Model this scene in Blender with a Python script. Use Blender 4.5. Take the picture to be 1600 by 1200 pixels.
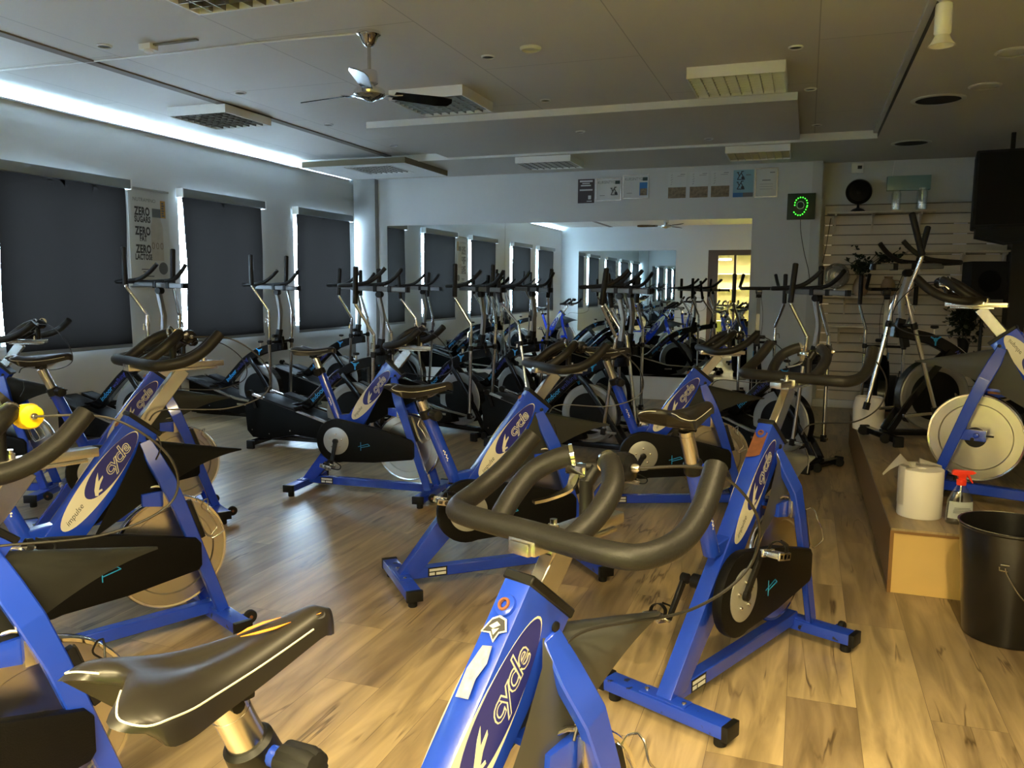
import bpy, bmesh, math, random
from mathutils import Vector, Matrix
random.seed(4)
for o in list(bpy.data.objects): bpy.data.objects.remove(o, do_unlink=True)
scn = bpy.context.scene
COL = scn.collection
PI = math.pi
R_ = math.radians
# ------------------------------------------------------------------ camera
yaw, pitch, roll = 0.345222851, 0.118867211, 0.00709906437
fwd0 = Vector((-math.sin(yaw), math.cos(yaw), 0)); right = Vector((math.cos(yaw), math.sin(yaw), 0)); up0 = Vector((0, 0, 1))
fwd = fwd0*math.cos(pitch) - up0*math.sin(pitch); up = up0*math.cos(pitch) + fwd0*math.sin(pitch)
r2 = right*math.cos(roll) + up*math.sin(roll); u2 = -right*math.sin(roll) + up*math.cos(roll)
cd = bpy.data.cameras.new('camera'); cam = bpy.data.objects.new('camera', cd); COL.objects.link(cam)
cam.matrix_world = Matrix(((r2.x, u2.x, -fwd.x, 0), (r2.y, u2.y, -fwd.y, 0), (r2.z, u2.z, -fwd.z, 1.5), (0, 0, 0, 1)))
cd.sensor_width = 36; cd.lens = 36*1269.35/1600; cd.clip_start = 0.02; cd.clip_end = 200
scn.camera = cam
# ------------------------------------------------------------------ world, exposure
w = bpy.data.worlds.new('world'); scn.world = w; w.use_nodes = True
w.node_tree.nodes['Background'].inputs[0].default_value = (0.45, 0.6, 0.85, 1)
w.node_tree.nodes['Background'].inputs[1].default_value = 0.5
scn.view_settings.view_transform = 'Standard'; scn.view_settings.look = 'None'
scn.view_settings.gamma = 1; scn.view_settings.use_curve_mapping = False
scn.view_settings.exposure = 2.2
P_COVE = 46.0        # LED strip on the ledge along the top of the window wall
P_WIN = 28.0          # daylight on the panes behind the blinds
P_HALL = 140.0        # warm lamps of the hall behind the glass door
COOL = (0.48, 0.74, 1.0); WARM = (1.0, 0.76, 0.40); WARM_FILL = (1.0, .78, .40)

# ------------------------------------------------------------------ materials
def mat(name, col, rough=.5, metal=0., emit=None, estr=0., spec=.5, bump=None, noise=None, coat=0., alpha=None, sheen=0.):
    m = bpy.data.materials.new(name); m.use_nodes = True
    nt = m.node_tree; b = nt.nodes['Principled BSDF']
    b.inputs['Base Color'].default_value = (*col, 1); b.inputs['Roughness'].default_value = rough
    b.inputs['Metallic'].default_value = metal; b.inputs['Specular IOR Level'].default_value = spec
    if coat: b.inputs['Coat Weight'].default_value = coat; b.inputs['Coat Roughness'].default_value = .08
    if emit: b.inputs['Emission Color'].default_value = (*emit, 1); b.inputs['Emission Strength'].default_value = estr
    tc = nt.nodes.new('ShaderNodeTexCoord')
    if noise:   # (scale, amount): tone variation
        n = nt.nodes.new('ShaderNodeTexNoise'); n.inputs['Scale'].default_value = noise[0]; n.inputs['Detail'].default_value = 5
        nt.links.new(tc.outputs['Object'], n.inputs['Vector'])
        mx = nt.nodes.new('ShaderNodeMix'); mx.data_type = 'RGBA'
        a = noise[1]
        mx.inputs[6].default_value = (*[max(0, c*(1-a)) for c in col], 1); mx.inputs[7].default_value = (*[min(1, c*(1+a)) for c in col], 1)
        nt.links.new(n.outputs['Fac'], mx.inputs[0]); nt.links.new(mx.outputs[2], b.inputs['Base Color'])
    if bump:
        n = nt.nodes.new('ShaderNodeTexNoise'); n.inputs['Scale'].default_value = bump[0]; n.inputs['Detail'].default_value = 3
        nt.links.new(tc.outputs['Object'], n.inputs['Vector'])
        bp = nt.nodes.new('ShaderNodeBump'); bp.inputs['Strength'].default_value = bump[1]; bp.inputs['Distance'].default_value = .002
        nt.links.new(n.outputs['Fac'], bp.inputs['Height']); nt.links.new(bp.outputs[0], b.inputs['Normal'])
    return m
def emat(name, col, s):
    m = bpy.data.materials.new(name); m.use_nodes = True; nt = m.node_tree
    nt.nodes.remove(nt.nodes['Principled BSDF']); e = nt.nodes.new('ShaderNodeEmission')
    e.inputs[0].default_value = (*col, 1); e.inputs[1].default_value = s
    nt.links.new(e.outputs[0], nt.nodes['Material Output'].inputs[0]); return m
def glassmat(name, tint, gl=.12, rough=.02):
    m = bpy.data.materials.new(name); m.use_nodes = True; nt = m.node_tree
    nt.nodes.remove(nt.nodes['Principled BSDF'])
    t = nt.nodes.new('ShaderNodeBsdfTransparent'); t.inputs[0].default_value = (*tint, 1)
    g = nt.nodes.new('ShaderNodeBsdfGlossy'); g.inputs['Roughness'].default_value = rough
    f = nt.nodes.new('ShaderNodeFresnel'); f.inputs[0].default_value = 1.45
    mth = nt.nodes.new('ShaderNodeMath'); mth.operation = 'ADD'; mth.inputs[1].default_value = gl*.3
    mx = nt.nodes.new('ShaderNodeMixShader')
    ge = nt.nodes.new('ShaderNodeNewGeometry'); iv = nt.nodes.new('ShaderNodeMath'); iv.operation = 'SUBTRACT'; iv.inputs[0].default_value = 1
    ml = nt.nodes.new('ShaderNodeMath'); ml.operation = 'MULTIPLY'; nt.links.new(ge.outputs['Backfacing'], iv.inputs[1])
    nt.links.new(f.outputs[0], mth.inputs[0]); nt.links.new(mth.outputs[0], ml.inputs[0]); nt.links.new(iv.outputs[0], ml.inputs[1]); nt.links.new(ml.outputs[0], mx.inputs[0])
    nt.links.new(t.outputs[0], mx.inputs[1]); nt.links.new(g.outputs[0], mx.inputs[2])
    nt.links.new(mx.outputs[0], nt.nodes['Material Output'].inputs[0]); return m
def floor_mat():
    m = bpy.data.materials.new('oak_laminate'); m.use_nodes = True; nt = m.node_tree; N = nt.nodes; L = nt.links
    b = N['Principled BSDF']; b.inputs['Roughness'].default_value = .34; b.inputs['Specular IOR Level'].default_value = .5
    tc = N.new('ShaderNodeTexCoord'); mp = N.new('ShaderNodeMapping'); mp.inputs['Rotation'].default_value = (0, 0, PI/2)
    L.new(tc.outputs['Object'], mp.inputs['Vector'])
    br = N.new('ShaderNodeTexBrick'); br.inputs['Scale'].default_value = 1; br.inputs['Brick Width'].default_value = 1.28
    br.inputs['Row Height'].default_value = .24; br.inputs['Mortar Size'].default_value = .0009; br.inputs['Bias'].default_value = 0
    br.inputs['Color1'].default_value = (0, 0, 0, 1); br.inputs['Color2'].default_value = (1, 1, 1, 1); br.inputs['Mortar'].default_value = (.5, .5, .5, 1)
    br.offset = .37
    L.new(mp.outputs[0], br.inputs['Vector'])
    # plank tone
    cr = N.new('ShaderNodeValToRGB'); e = cr.color_ramp.elements
    e[0].position = 0; e[0].color = (.29, .215, .125, 1); e[1].position = 1; e[1].color = (.48, .37, .205, 1)
    e2 = cr.color_ramp.elements.new(.5); e2.color = (.385, .29, .165, 1)
    L.new(br.outputs['Color'], cr.inputs[0])
    # offset the grain per plank
    add = N.new('ShaderNodeVectorMath'); add.operation = 'ADD'; sc = N.new('ShaderNodeVectorMath'); sc.operation = 'SCALE'; sc.inputs['Scale'].default_value = 9
    L.new(br.outputs['Color'], sc.inputs[0]); L.new(mp.outputs[0], add.inputs[0]); L.new(sc.outputs[0], add.inputs[1])
    m2 = N.new('ShaderNodeMapping'); m2.inputs['Scale'].default_value = (1.1, 9, 1); L.new(add.outputs[0], m2.inputs['Vector'])
    n1 = N.new('ShaderNodeTexNoise'); n1.inputs['Scale'].default_value = 1.6; n1.inputs['Detail'].default_value = 7; n1.inputs['Distortion'].default_value = .8
    L.new(m2.outputs[0], n1.inputs['Vector'])
    g = N.new('ShaderNodeValToRGB'); g.color_ramp.elements[0].position = .3; g.color_ramp.elements[0].color = (.50, .47, .44, 1)
    g.color_ramp.elements[1].position = .68; g.color_ramp.elements[1].color = (1.15, 1.12, 1.08, 1); L.new(n1.outputs['Fac'], g.inputs[0])
    mu = N.new('ShaderNodeMix'); mu.data_type = 'RGBA'; mu.blend_type = 'MULTIPLY'; mu.inputs[0].default_value = 1
    L.new(cr.outputs[0], mu.inputs[6]); L.new(g.outputs[0], mu.inputs[7])
    # dark cracks and knots
    m3 = N.new('ShaderNodeMapping'); m3.inputs['Scale'].default_value = (.38, 4.6, 1); L.new(add.outputs[0], m3.inputs['Vector'])
    n2 = N.new('ShaderNodeTexNoise'); n2.inputs['Scale'].default_value = 1.5; n2.inputs['Detail'].default_value = 4; n2.inputs['Distortion'].default_value = .5; L.new(m3.outputs[0], n2.inputs['Vector'])
    sb = N.new('ShaderNodeMath'); sb.operation = 'SUBTRACT'; sb.inputs[1].default_value = .5; L.new(n2.outputs['Fac'], sb.inputs[0])
    ab = N.new('ShaderNodeMath'); ab.operation = 'ABSOLUTE'; L.new(sb.outputs[0], ab.inputs[0])
    n3 = N.new('ShaderNodeTexNoise'); n3.inputs['Scale'].default_value = 2.3; L.new(mp.outputs[0], n3.inputs['Vector'])
    mk = N.new('ShaderNodeMapRange'); mk.inputs[1].default_value = .50; mk.inputs[2].default_value = .60; L.new(n3.outputs['Fac'], mk.inputs[0])
    cr2 = N.new('ShaderNodeMapRange'); cr2.inputs[1].default_value = .0; cr2.inputs[2].default_value = .016; cr2.inputs[3].default_value = 1; cr2.inputs[4].default_value = 0; L.new(ab.outputs[0], cr2.inputs[0])
    ml = N.new('ShaderNodeMath'); ml.operation = 'MULTIPLY'; L.new(mk.outputs[0], ml.inputs[0]); L.new(cr2.outputs[0], ml.inputs[1])
    m4 = N.new('ShaderNodeMath'); m4.operation = 'MULTIPLY'; m4.inputs[1].default_value = .92; L.new(ml.outputs[0], m4.inputs[0])
    dk = N.new('ShaderNodeMix'); dk.data_type = 'RGBA'; dk.inputs[7].default_value = (.075, .045, .02, 1)
    L.new(m4.outputs[0], dk.inputs[0]); L.new(mu.outputs[2], dk.inputs[6])
    jn = N.new('ShaderNodeMix'); jn.data_type = 'RGBA'; jn.inputs[7].default_value = (.13, .09, .055, 1)
    L.new(br.outputs['Fac'], jn.inputs[0]); L.new(dk.outputs[2], jn.inputs[6]); L.new(jn.outputs[2], b.inputs['Base Color'])
    rr = N.new('ShaderNodeMapRange'); rr.inputs[3].default_value = .26; rr.inputs[4].default_value = .42; L.new(n1.outputs['Fac'], rr.inputs[0]); L.new(rr.outputs[0], b.inputs['Roughness'])
    return m
def ceil_mat(name, col):
    m = bpy.data.materials.new(name); m.use_nodes = True; nt = m.node_tree; N = nt.nodes; L = nt.links
    b = N['Principled BSDF']; b.inputs['Roughness'].default_value = .75
    tc = N.new('ShaderNodeTexCoord'); mp = N.new('ShaderNodeMapping'); mp.inputs['Rotation'].default_value = (0, 0, PI/2); L.new(tc.outputs['Object'], mp.inputs['Vector'])
    br = N.new('ShaderNodeTexBrick'); br.inputs['Scale'].default_value = 1; br.inputs['Brick Width'].default_value = 2.4; br.inputs['Row Height'].default_value = 1.2
    br.inputs['Mortar Size'].default_value = .004; br.inputs['Color1'].default_value = (*col, 1); br.inputs['Color2'].default_value = (*[c*.96 for c in col], 1)
    br.inputs['Mortar'].default_value = (*[c*.62 for c in col], 1); L.new(mp.outputs[0], br.inputs['Vector']); L.new(br.outputs['Color'], b.inputs['Base Color'])
    return m
def rusty(name):
    """blue gloss paint with worn and rusted patches"""
    m = bpy.data.materials.new(name); m.use_nodes = True; nt = m.node_tree; N = nt.nodes; L = nt.links
    b = N['Principled BSDF']; b.inputs['Roughness'].default_value = .28; b.inputs['Coat Weight'].default_value = .4
    tc = N.new('ShaderNodeTexCoord'); n = N.new('ShaderNodeTexNoise'); n.inputs['Scale'].default_value = 26; n.inputs['Detail'].default_value = 6; L.new(tc.outputs['Object'], n.inputs['Vector'])
    r = N.new('ShaderNodeMapRange'); r.inputs[1].default_value = .62; r.inputs[2].default_value = .68; L.new(n.outputs['Fac'], r.inputs[0])
    mx = N.new('ShaderNodeMix'); mx.data_type = 'RGBA'; mx.inputs[6].default_value = (.012, .05, .50, 1); mx.inputs[7].default_value = (.012, .012, .03, 1)
    L.new(r.outputs[0], mx.inputs[0]); L.new(mx.outputs[2], b.inputs['Base Color'])
    return m
M = dict(
 blue=mat('blue_gloss_paint', (.012, .05, .50), .26, coat=.5, noise=(6, .10)),
 blue_worn=rusty('worn_blue_paint'),
 foam=mat('black_foam_grip', (.010, .0095, .009), .5, spec=.28, bump=(180, .3)),
 black=mat('black_plastic', (.006, .006, .006), .42, spec=.3, noise=(9, .2)),
 guard=mat('black_textured_plastic', (.0032, .0032, .0034), .5, spec=.16, bump=(260, .5)),
 fin=mat('charcoal_plastic', (.055, .057, .054), .34, spec=.5),
 gloss=mat('black_gloss_metal', (.005, .005, .006), .2, spec=.4),
 rubber=mat('black_rubber', (.008, .008, .008), .7, spec=.3),
 chrome=mat('chrome', (.82, .82, .83), .10, 1),
 alu=mat('brushed_aluminium', (.62, .60, .56), .27, 1, noise=(14, .08)),
 steel=mat('flywheel_steel', (.66, .63, .57), .28, 1, noise=(5, .06)),
 rim=mat('polished_steel_rim', (.75, .73, .68), .12, 1),
 railgrey=mat('grey_rail', (.17, .175, .18), .4, .5), ringgrey=mat('grey_ring', (.27, .275, .275), .4, .5),
 disc=mat('silver_disc', (.42, .43, .42), .42, .6),
 saddle=mat('black_saddle_leather', (.016, .014, .012), .36, spec=.42),
 rust=mat('rusty_metal', (.16, .055, .02), .7, noise=(60, .5)),
 yellow=mat('yellow_plastic', (.85, .58, .01), .35),
 cream=mat('cream_decal', (.62, .60, .52), .45),
 navy=mat('navy_decal', (.018, .022, .20), .35),
 purple=mat('purple_decal', (.05, .035, .22), .35),
 orange=mat('orange_print', (.75, .25, .03), .45),
 cyan=mat('light_blue_print', (.02, .28, .65), .45),
 white=mat('white_plastic', (.72, .72, .70), .5),
 offwhite=mat('white_paint', (.66, .67, .66), .7),
 wallw=mat('white_wall_paint', (.55, .57, .57), .8, noise=(1.3, .03), bump=(60, .1)),
 cable=mat('black_cable', (.012, .011, .010), .45),
 blindf=mat('dark_blind_fabric', (.020, .018, .017), .8, spec=.15, bump=(400, .3)),
 cass=mat('grey_blind_cassette', (.20, .23, .25), .5),
 slat=mat('beige_slat_board', (.58, .51, .40), .6, noise=(2.5, .10)),
 slatgap=mat('slat_groove', (.20, .18, .14), .8),
 clip=mat('aluminium_slat_insert', (.75, .72, .80), .3, .6),
 pine=mat('pale_shelf_wood', (.58, .50, .37), .55, noise=(6, .12)),
 olive=mat('olive_brown_edge', (.13, .105, .055), .7),
 darkcol=mat('dark_column', (.03, .027, .024), .6),
 brownframe=mat('brown_door_frame', (.085, .062, .048), .5),
 mirror=mat('mirror_glass', (.80, .87, .88), .0, 1),
 sky=emat('daylit_pane', (.58, .80, 1.0), P_WIN),
 led=emat('cool_led_strip', COOL, P_COVE),
 ledgreen=emat('green_led', (.04, 1.0, .03), 1.2),
 ledring=emat('dim_ring_led', (.30, .55, .25), .08),
 lamp=emat('warm_lamp', WARM, P_HALL),
 glass=glassmat('clear_glass', (.93, .96, .94)), cover=glassmat('clear_film', (.97, .98, .98), 0, .25),
 jar=glassmat('jar_glass', (.93, .95, .94), .9, .06),
 teal=mat('pale_teal_glass', (.22, .34, .31), .25),
 paper=mat('paper', (.58, .60, .60), .8),
 tissue=mat('soft_paper', (.80, .77, .72), .9, bump=(40, .4)),
 red=mat('red_trigger_plastic', (.85, .045, .015), .35),
 bottle=glassmat('clear_bottle', (.78, .84, .88), .6, .06),
 fanmesh=mat('greyed_fan_mesh', (.30, .28, .24), .6),
 reflector=mat('shaded_reflector', (.22, .21, .19), .35, .5),  # dark grey puts the shade of the deep louvre cells into the colour
 bin=mat('black_bin_metal', (.012, .011, .010), .30, .2, coat=.4),
 oakface=mat('light_oak_face', (.62, .42, .15), .5, noise=(3.5, .14)),
 oakedge=mat('brown_edge_band', (.22, .11, .03), .5),
 leaf=mat('dark_leaves', (.012, .022, .008), .5, noise=(20, .4)),
 vase=mat('sand_vase', (.34, .24, .15), .6, noise=(8, .1)),
 lime=mat('lime_floor', (.14, .24, .012), .5, emit=(.35, .62, .02), estr=0),
 hall=mat('yellow_hall_wall', (.22, .19, .11), .7),
 ink=mat('black_ink', (.03, .03, .035), .6),
 greyink=mat('grey_ink', (.13, .14, .15), .6),
 bluepaper=mat('light_blue_paper', (.22, .40, .50), .7),
 bluestrip=mat('blue_strip', (.03, .16, .42), .6),
 redbrown=mat('brown_photo_print', (.20, .15, .09), .7, noise=(28, 1.0)),
 darkpaper=mat('dark_brown_poster', (.045, .03, .03), .6),
 speaker=mat('black_cabinet', (.006, .006, .006), .8),
)
M['floor'] = floor_mat(); M['ceil'] = ceil_mat('ceiling_boards', (.64, .61, .57)); M['ceilplain'] = mat('ceiling_paint', (.62, .59, .54), .8)

# ------------------------------------------------------------------ mesh helpers
def V(*a): return Vector(a)
def bm_box(bm, c, s, rot=None, bev=0.):
    vs = []
    r = rot if rot is not None else Matrix.Identity(3)
    for x in (-.5, .5):
        for y in (-.5, .5):
            for z in (-.5, .5): vs.append(bm.verts.new(Vector(c) + r @ Vector((x*s[0], y*s[1], z*s[2]))))
    fs = [(0, 1, 3, 2), (4, 6, 7, 5), (0, 4, 5, 1), (2, 3, 7, 6), (0, 2, 6, 4), (1, 5, 7, 3)]
    fa = [bm.faces.new([vs[i] for i in f]) for f in fs]
    if bev:
        es = set(e for f in fa for e in f.edges)
        bmesh.ops.bevel(bm, geom=list(es), offset=bev, segments=2, affect='EDGES', profile=.6)
def bb(bm, x0, x1, y0, y1, z0, z1, bev=0.): bm_box(bm, ((x0+x1)/2, (y0+y1)/2, (z0+z1)/2), (abs(x1-x0), abs(y1-y0), abs(z1-z0)), bev=bev)
def prism(bm, poly, y0, y1, bev=0., frame=None):
    """polygon in x-z extruded along y, or in a frame (origin, U, W, N)"""
    if frame: o, U, W, Nn = frame; f = lambda u, v, d: o + U*u + W*v + Nn*d
    else: f = lambda u, v, d: Vector((u, d, v))
    a = [bm.verts.new(f(u, v, y0)) for u, v in poly]; b = [bm.verts.new(f(u, v, y1)) for u, v in poly]
    n = len(poly); fa = []
    fa.append(bm.faces.new(a)); fa.append(bm.faces.new(b[::-1]))
    for i in range(n): fa.append(bm.faces.new((a[i], b[i], b[(i+1) % n], a[(i+1) % n])))
    bmesh.ops.recalc_face_normals(bm, faces=fa)
    if bev: bmesh.ops.bevel(bm, geom=list(set(e for f_ in fa[:2] for e in f_.edges)), offset=bev, segments=2, affect='EDGES', profile=.6)
def smooth_path(pts, n=6):
    P = [Vector(p) for p in pts]
    if len(P) < 3: return P
    out = []
    for i in range(len(P)-1):
        p0 = P[max(i-1, 0)]; p1 = P[i]; p2 = P[i+1]; p3 = P[min(i+2, len(P)-1)]
        for k in range(n):
            t = k/n
            out.append(.5*((2*p1) + (-p0+p2)*t + (2*p0-5*p1+4*p2-p3)*t*t + (-p0+3*p1-3*p2+p3)*t**3))
    out.append(P[-1]); return out
def round_path(pts, r=.03, n=4):
    """straight runs with rounded corners"""
    P = [Vector(p) for p in pts]; out = [P[0]]
    for i in range(1, len(P)-1):
        a = (P[i-1]-P[i]); b = (P[i+1]-P[i]); q = min(r, a.length*.45, b.length*.45)
        A = P[i]+a.normalized()*q; B = P[i]+b.normalized()*q
        for k in range(n+1):
            t = k/n; out.append((1-t)**2*A + 2*t*(1-t)*P[i] + t*t*B)
    out.append(P[-1]); return out
def tube(bm, path, r, seg=10, cap=True, sx=1., rad=None):
    P = [Vector(p) for p in path]; n = len(P); rings = []
    T = [(P[min(i+1, n-1)]-P[max(i-1, 0)]).normalized() for i in range(n)]
    a = Vector((0, 0, 1)) if abs(T[0].z) < .9 else Vector((0, 1, 0))
    nx = T[0].cross(a).normalized()
    for i in range(n):
        nx = (nx - T[i]*nx.dot(T[i])).normalized(); ny = T[i].cross(nx)
        rr = rad[i] if rad else r
        rings.append([bm.verts.new(P[i] + nx*math.cos(2*PI*k/seg)*rr*sx + ny*math.sin(2*PI*k/seg)*rr) for k in range(seg)])
    for i in range(n-1):
        for k in range(seg): bm.faces.new((rings[i][k], rings[i][(k+1) % seg], rings[i+1][(k+1) % seg], rings[i+1][k]))
    if cap: bm.faces.new(rings[0][::-1]); bm.faces.new(rings[-1])
def rtube(bm, path, w, h, up=(0, 1, 0), bev=0):
    """rectangular section swept along a path; w along `up`-direction"""
    P = [Vector(p) for p in path]; n = len(P); rings = []; U0 = Vector(up)
    for i in range(n):
        T = (P[min(i+1, n-1)]-P[max(i-1, 0)]).normalized(); U = (U0 - T*U0.dot(T)).normalized(); S = T.cross(U)
        k = 1.
        if 0 < i < n-1:
            d1 = (P[i]-P[i-1]).normalized(); d2 = (P[i+1]-P[i]).normalized(); k = 1/max(.5, math.sqrt((1+d1.dot(d2))/2))
        ww = w[i] if isinstance(w, (list, tuple)) else w; hh = h[i] if isinstance(h, (list, tuple)) else h
        rings.append([bm.verts.new(P[i] + U*a*ww/2 + S*b*hh/2*k) for a, b in ((-1, -1), (1, -1), (1, 1), (-1, 1))])
    for i in range(n-1):
        for k in range(4): bm.faces.new((rings[i][k], rings[i][(k+1) % 4], rings[i+1][(k+1) % 4], rings[i+1][k]))
    bm.faces.new(rings[0][::-1]); bm.faces.new(rings[-1])
    if bev: bmesh.ops.bevel(bm, geom=bm.edges[:], offset=bev, segments=1, affect='EDGES')
def lathe(bm, prof, c, axis=(0, 0, 1), seg=32, cap=True):
    A = Vector(axis).normalized(); a = Vector((1, 0, 0)) if abs(A.x) < .9 else Vector((0, 1, 0))
    X = A.cross(a).normalized(); Y = A.cross(X); c = Vector(c); rings = []
    for r, h in prof: rings.append([bm.verts.new(c + A*h + (X*math.cos(2*PI*k/seg) + Y*math.sin(2*PI*k/seg))*max(r, 1e-4)) for k in range(seg)])
    for i in range(len(prof)-1):
        for k in range(seg): bm.faces.new((rings[i][k], rings[i][(k+1) % seg], rings[i+1][(k+1) % seg], rings[i+1][k]))
    if cap: bm.faces.new(rings[0][::-1]); bm.faces.new(rings[-1])
def cyl(bm, a, b, r, seg=16): tube(bm, [a, b], r, seg)
def obj(name, bm, m, parent=None, smooth=True, loc=None, ang=38):
    me = bpy.data.meshes.new(name)
    bmesh.ops.recalc_face_normals(bm, faces=bm.faces[:])
    bm.to_mesh(me); bm.free()
    o = bpy.data.objects.new(name, me); COL.objects.link(o)
    me.materials.append(M[m] if isinstance(m, str) else m)
    if smooth:
        for p in me.polygons: p.use_smooth = True
        me.set_sharp_from_angle(angle=R_(ang))
    if parent is not None: o.parent = parent
    if loc: o.location = loc
    return o
def tag(o, label, cat, group=None):
    o['label'] = label; o['category'] = cat
    if group: o['group'] = group
    return o
def thing(name, label, cat, loc=(0, 0, 0), rz=0, group=None):
    o = bpy.data.objects.new(name, None); COL.objects.link(o); o.location = loc; o.rotation_euler = (0, 0, rz); o.empty_display_size = .1
    return tag(o, label, cat, group)
def struct(name, bm, m, parent=None, smooth=False):
    o = obj(name, bm, m, parent, smooth)
    if parent is None: o['kind'] = 'structure'
    return o
def B(): return bmesh.new()
def recenter(o, c):
    """move the origin of a mesh object to c (local)"""
    o.data.transform(Matrix.Translation(-Vector(c))); o.location = Vector(o.location) + Vector(c); return o
_tc = {}
def text_bm(s, size=1., shear=0., offset=0., spacing=1., align='CENTER', sx=1.):
    key = (s, shear, offset, spacing, align)
    if key not in _tc:
        c = bpy.data.curves.new('t', 'FONT'); c.body = s; c.size = 1; c.shear = shear; c.offset = offset; c.space_character = spacing
        c.align_x = align; c.align_y = 'CENTER'; c.resolution_u = 3
        o = bpy.data.objects.new('t', c); COL.objects.link(o); dg = bpy.context.evaluated_depsgraph_get(); dg.update()
        me = bpy.data.meshes.new_from_object(o.evaluated_get(dg)); bpy.data.objects.remove(o); _tc[key] = me
    me = _tc[key]; bm = bmesh.new(); bm.from_mesh(me)
    bmesh.ops.scale(bm, vec=(size*sx, size, 1), verts=bm.verts); return bm
def place_bm(bm, o, U, W, Nn):
    m = Matrix(((U.x, W.x, Nn.x, o.x), (U.y, W.y, Nn.y, o.y), (U.z, W.z, Nn.z, o.z), (0, 0, 0, 1)))
    bmesh.ops.transform(bm, matrix=m, verts=bm.verts); return bm
def merge(dst, src):
    me = bpy.data.meshes.new('tmp'); src.to_mesh(me); src.free(); dst.from_mesh(me); bpy.data.meshes.remove(me)
def copy_tree(o, parent=None):
    c = o.copy(); COL.objects.link(c)
    if parent is not None: c.parent = parent
    for ch in [q for q in KIDS.get(o.name, [])]: copy_tree(ch, c)
    return c
KIDS = {}
def index_kids():
    KIDS.clear()
    for o in bpy.data.objects:
        if o.parent: KIDS.setdefault(o.parent.name, []).append(o)
def kid(o, base, n=0):
    L = [q for q in o.children if q.name.split('.')[0] == base]; L.sort(key=lambda q: q.name); return L[n]
def kids(o, *bases): return [q for q in o.children if q.name.split('.')[0] in bases]

# ================================================================== ROOM
XL, XR, YB, YF, ZC, ZC2 = -6.5, 3.3, 10.95, -0.2, 3.15, 3.07
bm = B(); bb(bm, XL-.4, XR+.2, YF-.15, 11.4, -.1, 0); struct('floor', bm, 'floor')
# ceiling: main slab, lowered right and back slab, lowered panel; slot along the window wall
bm = B(); bb(bm, XL-.3, .62, YF-.15, 9.5, ZC, ZC+.06); struct('ceiling', bm, 'ceil')
bm = B(); bb(bm, .62, XR+.2, YF-.15, 11.4, ZC2, ZC2+.14); bb(bm, XL-.3, .62, 9.5, 11.4, ZC2, ZC2+.14); o = struct('ceiling_lowered', bm, 'ceilplain'); o.name = 'trim_3'
bm = B(); bb(bm, -4.28, -.15, 7.5, 9.5, 3.09, 3.1495); struct('trim_1', bm, 'ceilplain')
bm = B(); bb(bm, .575, .615, YF, 9.49, 3.118, 3.149); bb(bm, -4.28, -.15, 7.48, 7.4995, 3.085, 3.1495); bb(bm, XL+.0, .62, 9.475, 9.4995, 3.065, 3.1495); struct('trim_2', bm, 'offwhite')
bm = B(); bb(bm, .6165, .6195, YF, 9.47, 3.072, 3.149); struct('shadow_gap_strip', bm, 'black')  # black strip standing in for the shadow gap at the ceiling step
bm = B(); bb(bm, -5.15, -5.06, YF, 9.47, 3.138, 3.1499); struct('trim_5', bm, mat('grey_brown_seam_shadow', (.20, .165, .14), .8))  # one dark tone for the seam and the shadow band along it
bm = B(); bb(bm, XL-.3, XL, YF, 9.4999, ZC2-.0004, ZC-.0005); struct('trim_6', bm, 'wallw')
# window wall with five openings
BL = [(.72, 2.10), (2.65, 4.02), (5.05, 6.50), (7.23, 8.66), (9.36, 10.76)]
def wall_with_holes(name, x0, x1, y0, y1, z0, z1, holes, m, axis='y'):
    bm = B(); ys = sorted(set([y0, y1] + [h[0] for h in holes] + [h[1] for h in holes]))
    for a, b in zip(ys[:-1], ys[1:]):
        hs = [h for h in holes if h[0] <= a+1e-6 and h[1] >= b-1e-6]
        segs = [(z0, z1)] if not hs else [(z0, hs[0][2]), (hs[0][3], z1)]
        for s0, s1 in segs:
            if s1-s0 < 1e-4: continue
            if axis == 'y': bb(bm, x0, x1, a, b, s0, s1)
            else: bb(bm, a, b, x0, x1, s0, s1)
    bmesh.ops.remove_doubles(bm, verts=bm.verts, dist=1e-4)
    return struct(name, bm, m)
ZB0, ZB1 = .93, 2.46
wall_with_holes('wall_left', XL-.35, XL, YF, 11.2, 0, ZC2-.0005, [(a+.03, b-.03, ZB0+.03, ZB1-.0) for a, b in BL], 'wallw')
for i, (a, b) in enumerate(BL):
    bm = B(); y0, y1, z0, z1 = a+.03, b-.03, ZB0+.03, ZB1-.0; x = XL-.14
    for q in ((y0, y0+.045, z0, z1), (y1-.045, y1, z0, z1), (y0+.045, y1-.045, z0, z0+.045), (y0+.045, y1-.045, z1-.045, z1), ((y0+y1)/2-.025, (y0+y1)/2+.025, z0+.045, z1-.045)):
        bb(bm, x-.03, x+.03, *q)
    o = struct('window_%d' % (i+1), bm, 'offwhite')
    bm = B(); bb(bm, x-.012, x-.008, y0+.045, y1-.045, z0+.045, z1-.045); p = obj('pane', bm, 'sky', o, smooth=False)
    bm = B(); bb(bm, XL-.1, XL+.012, a-.02, b+.02, ZB0-.005, ZB0+.0295); obj('window_sill', bm, 'offwhite', o, smooth=False)
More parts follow.
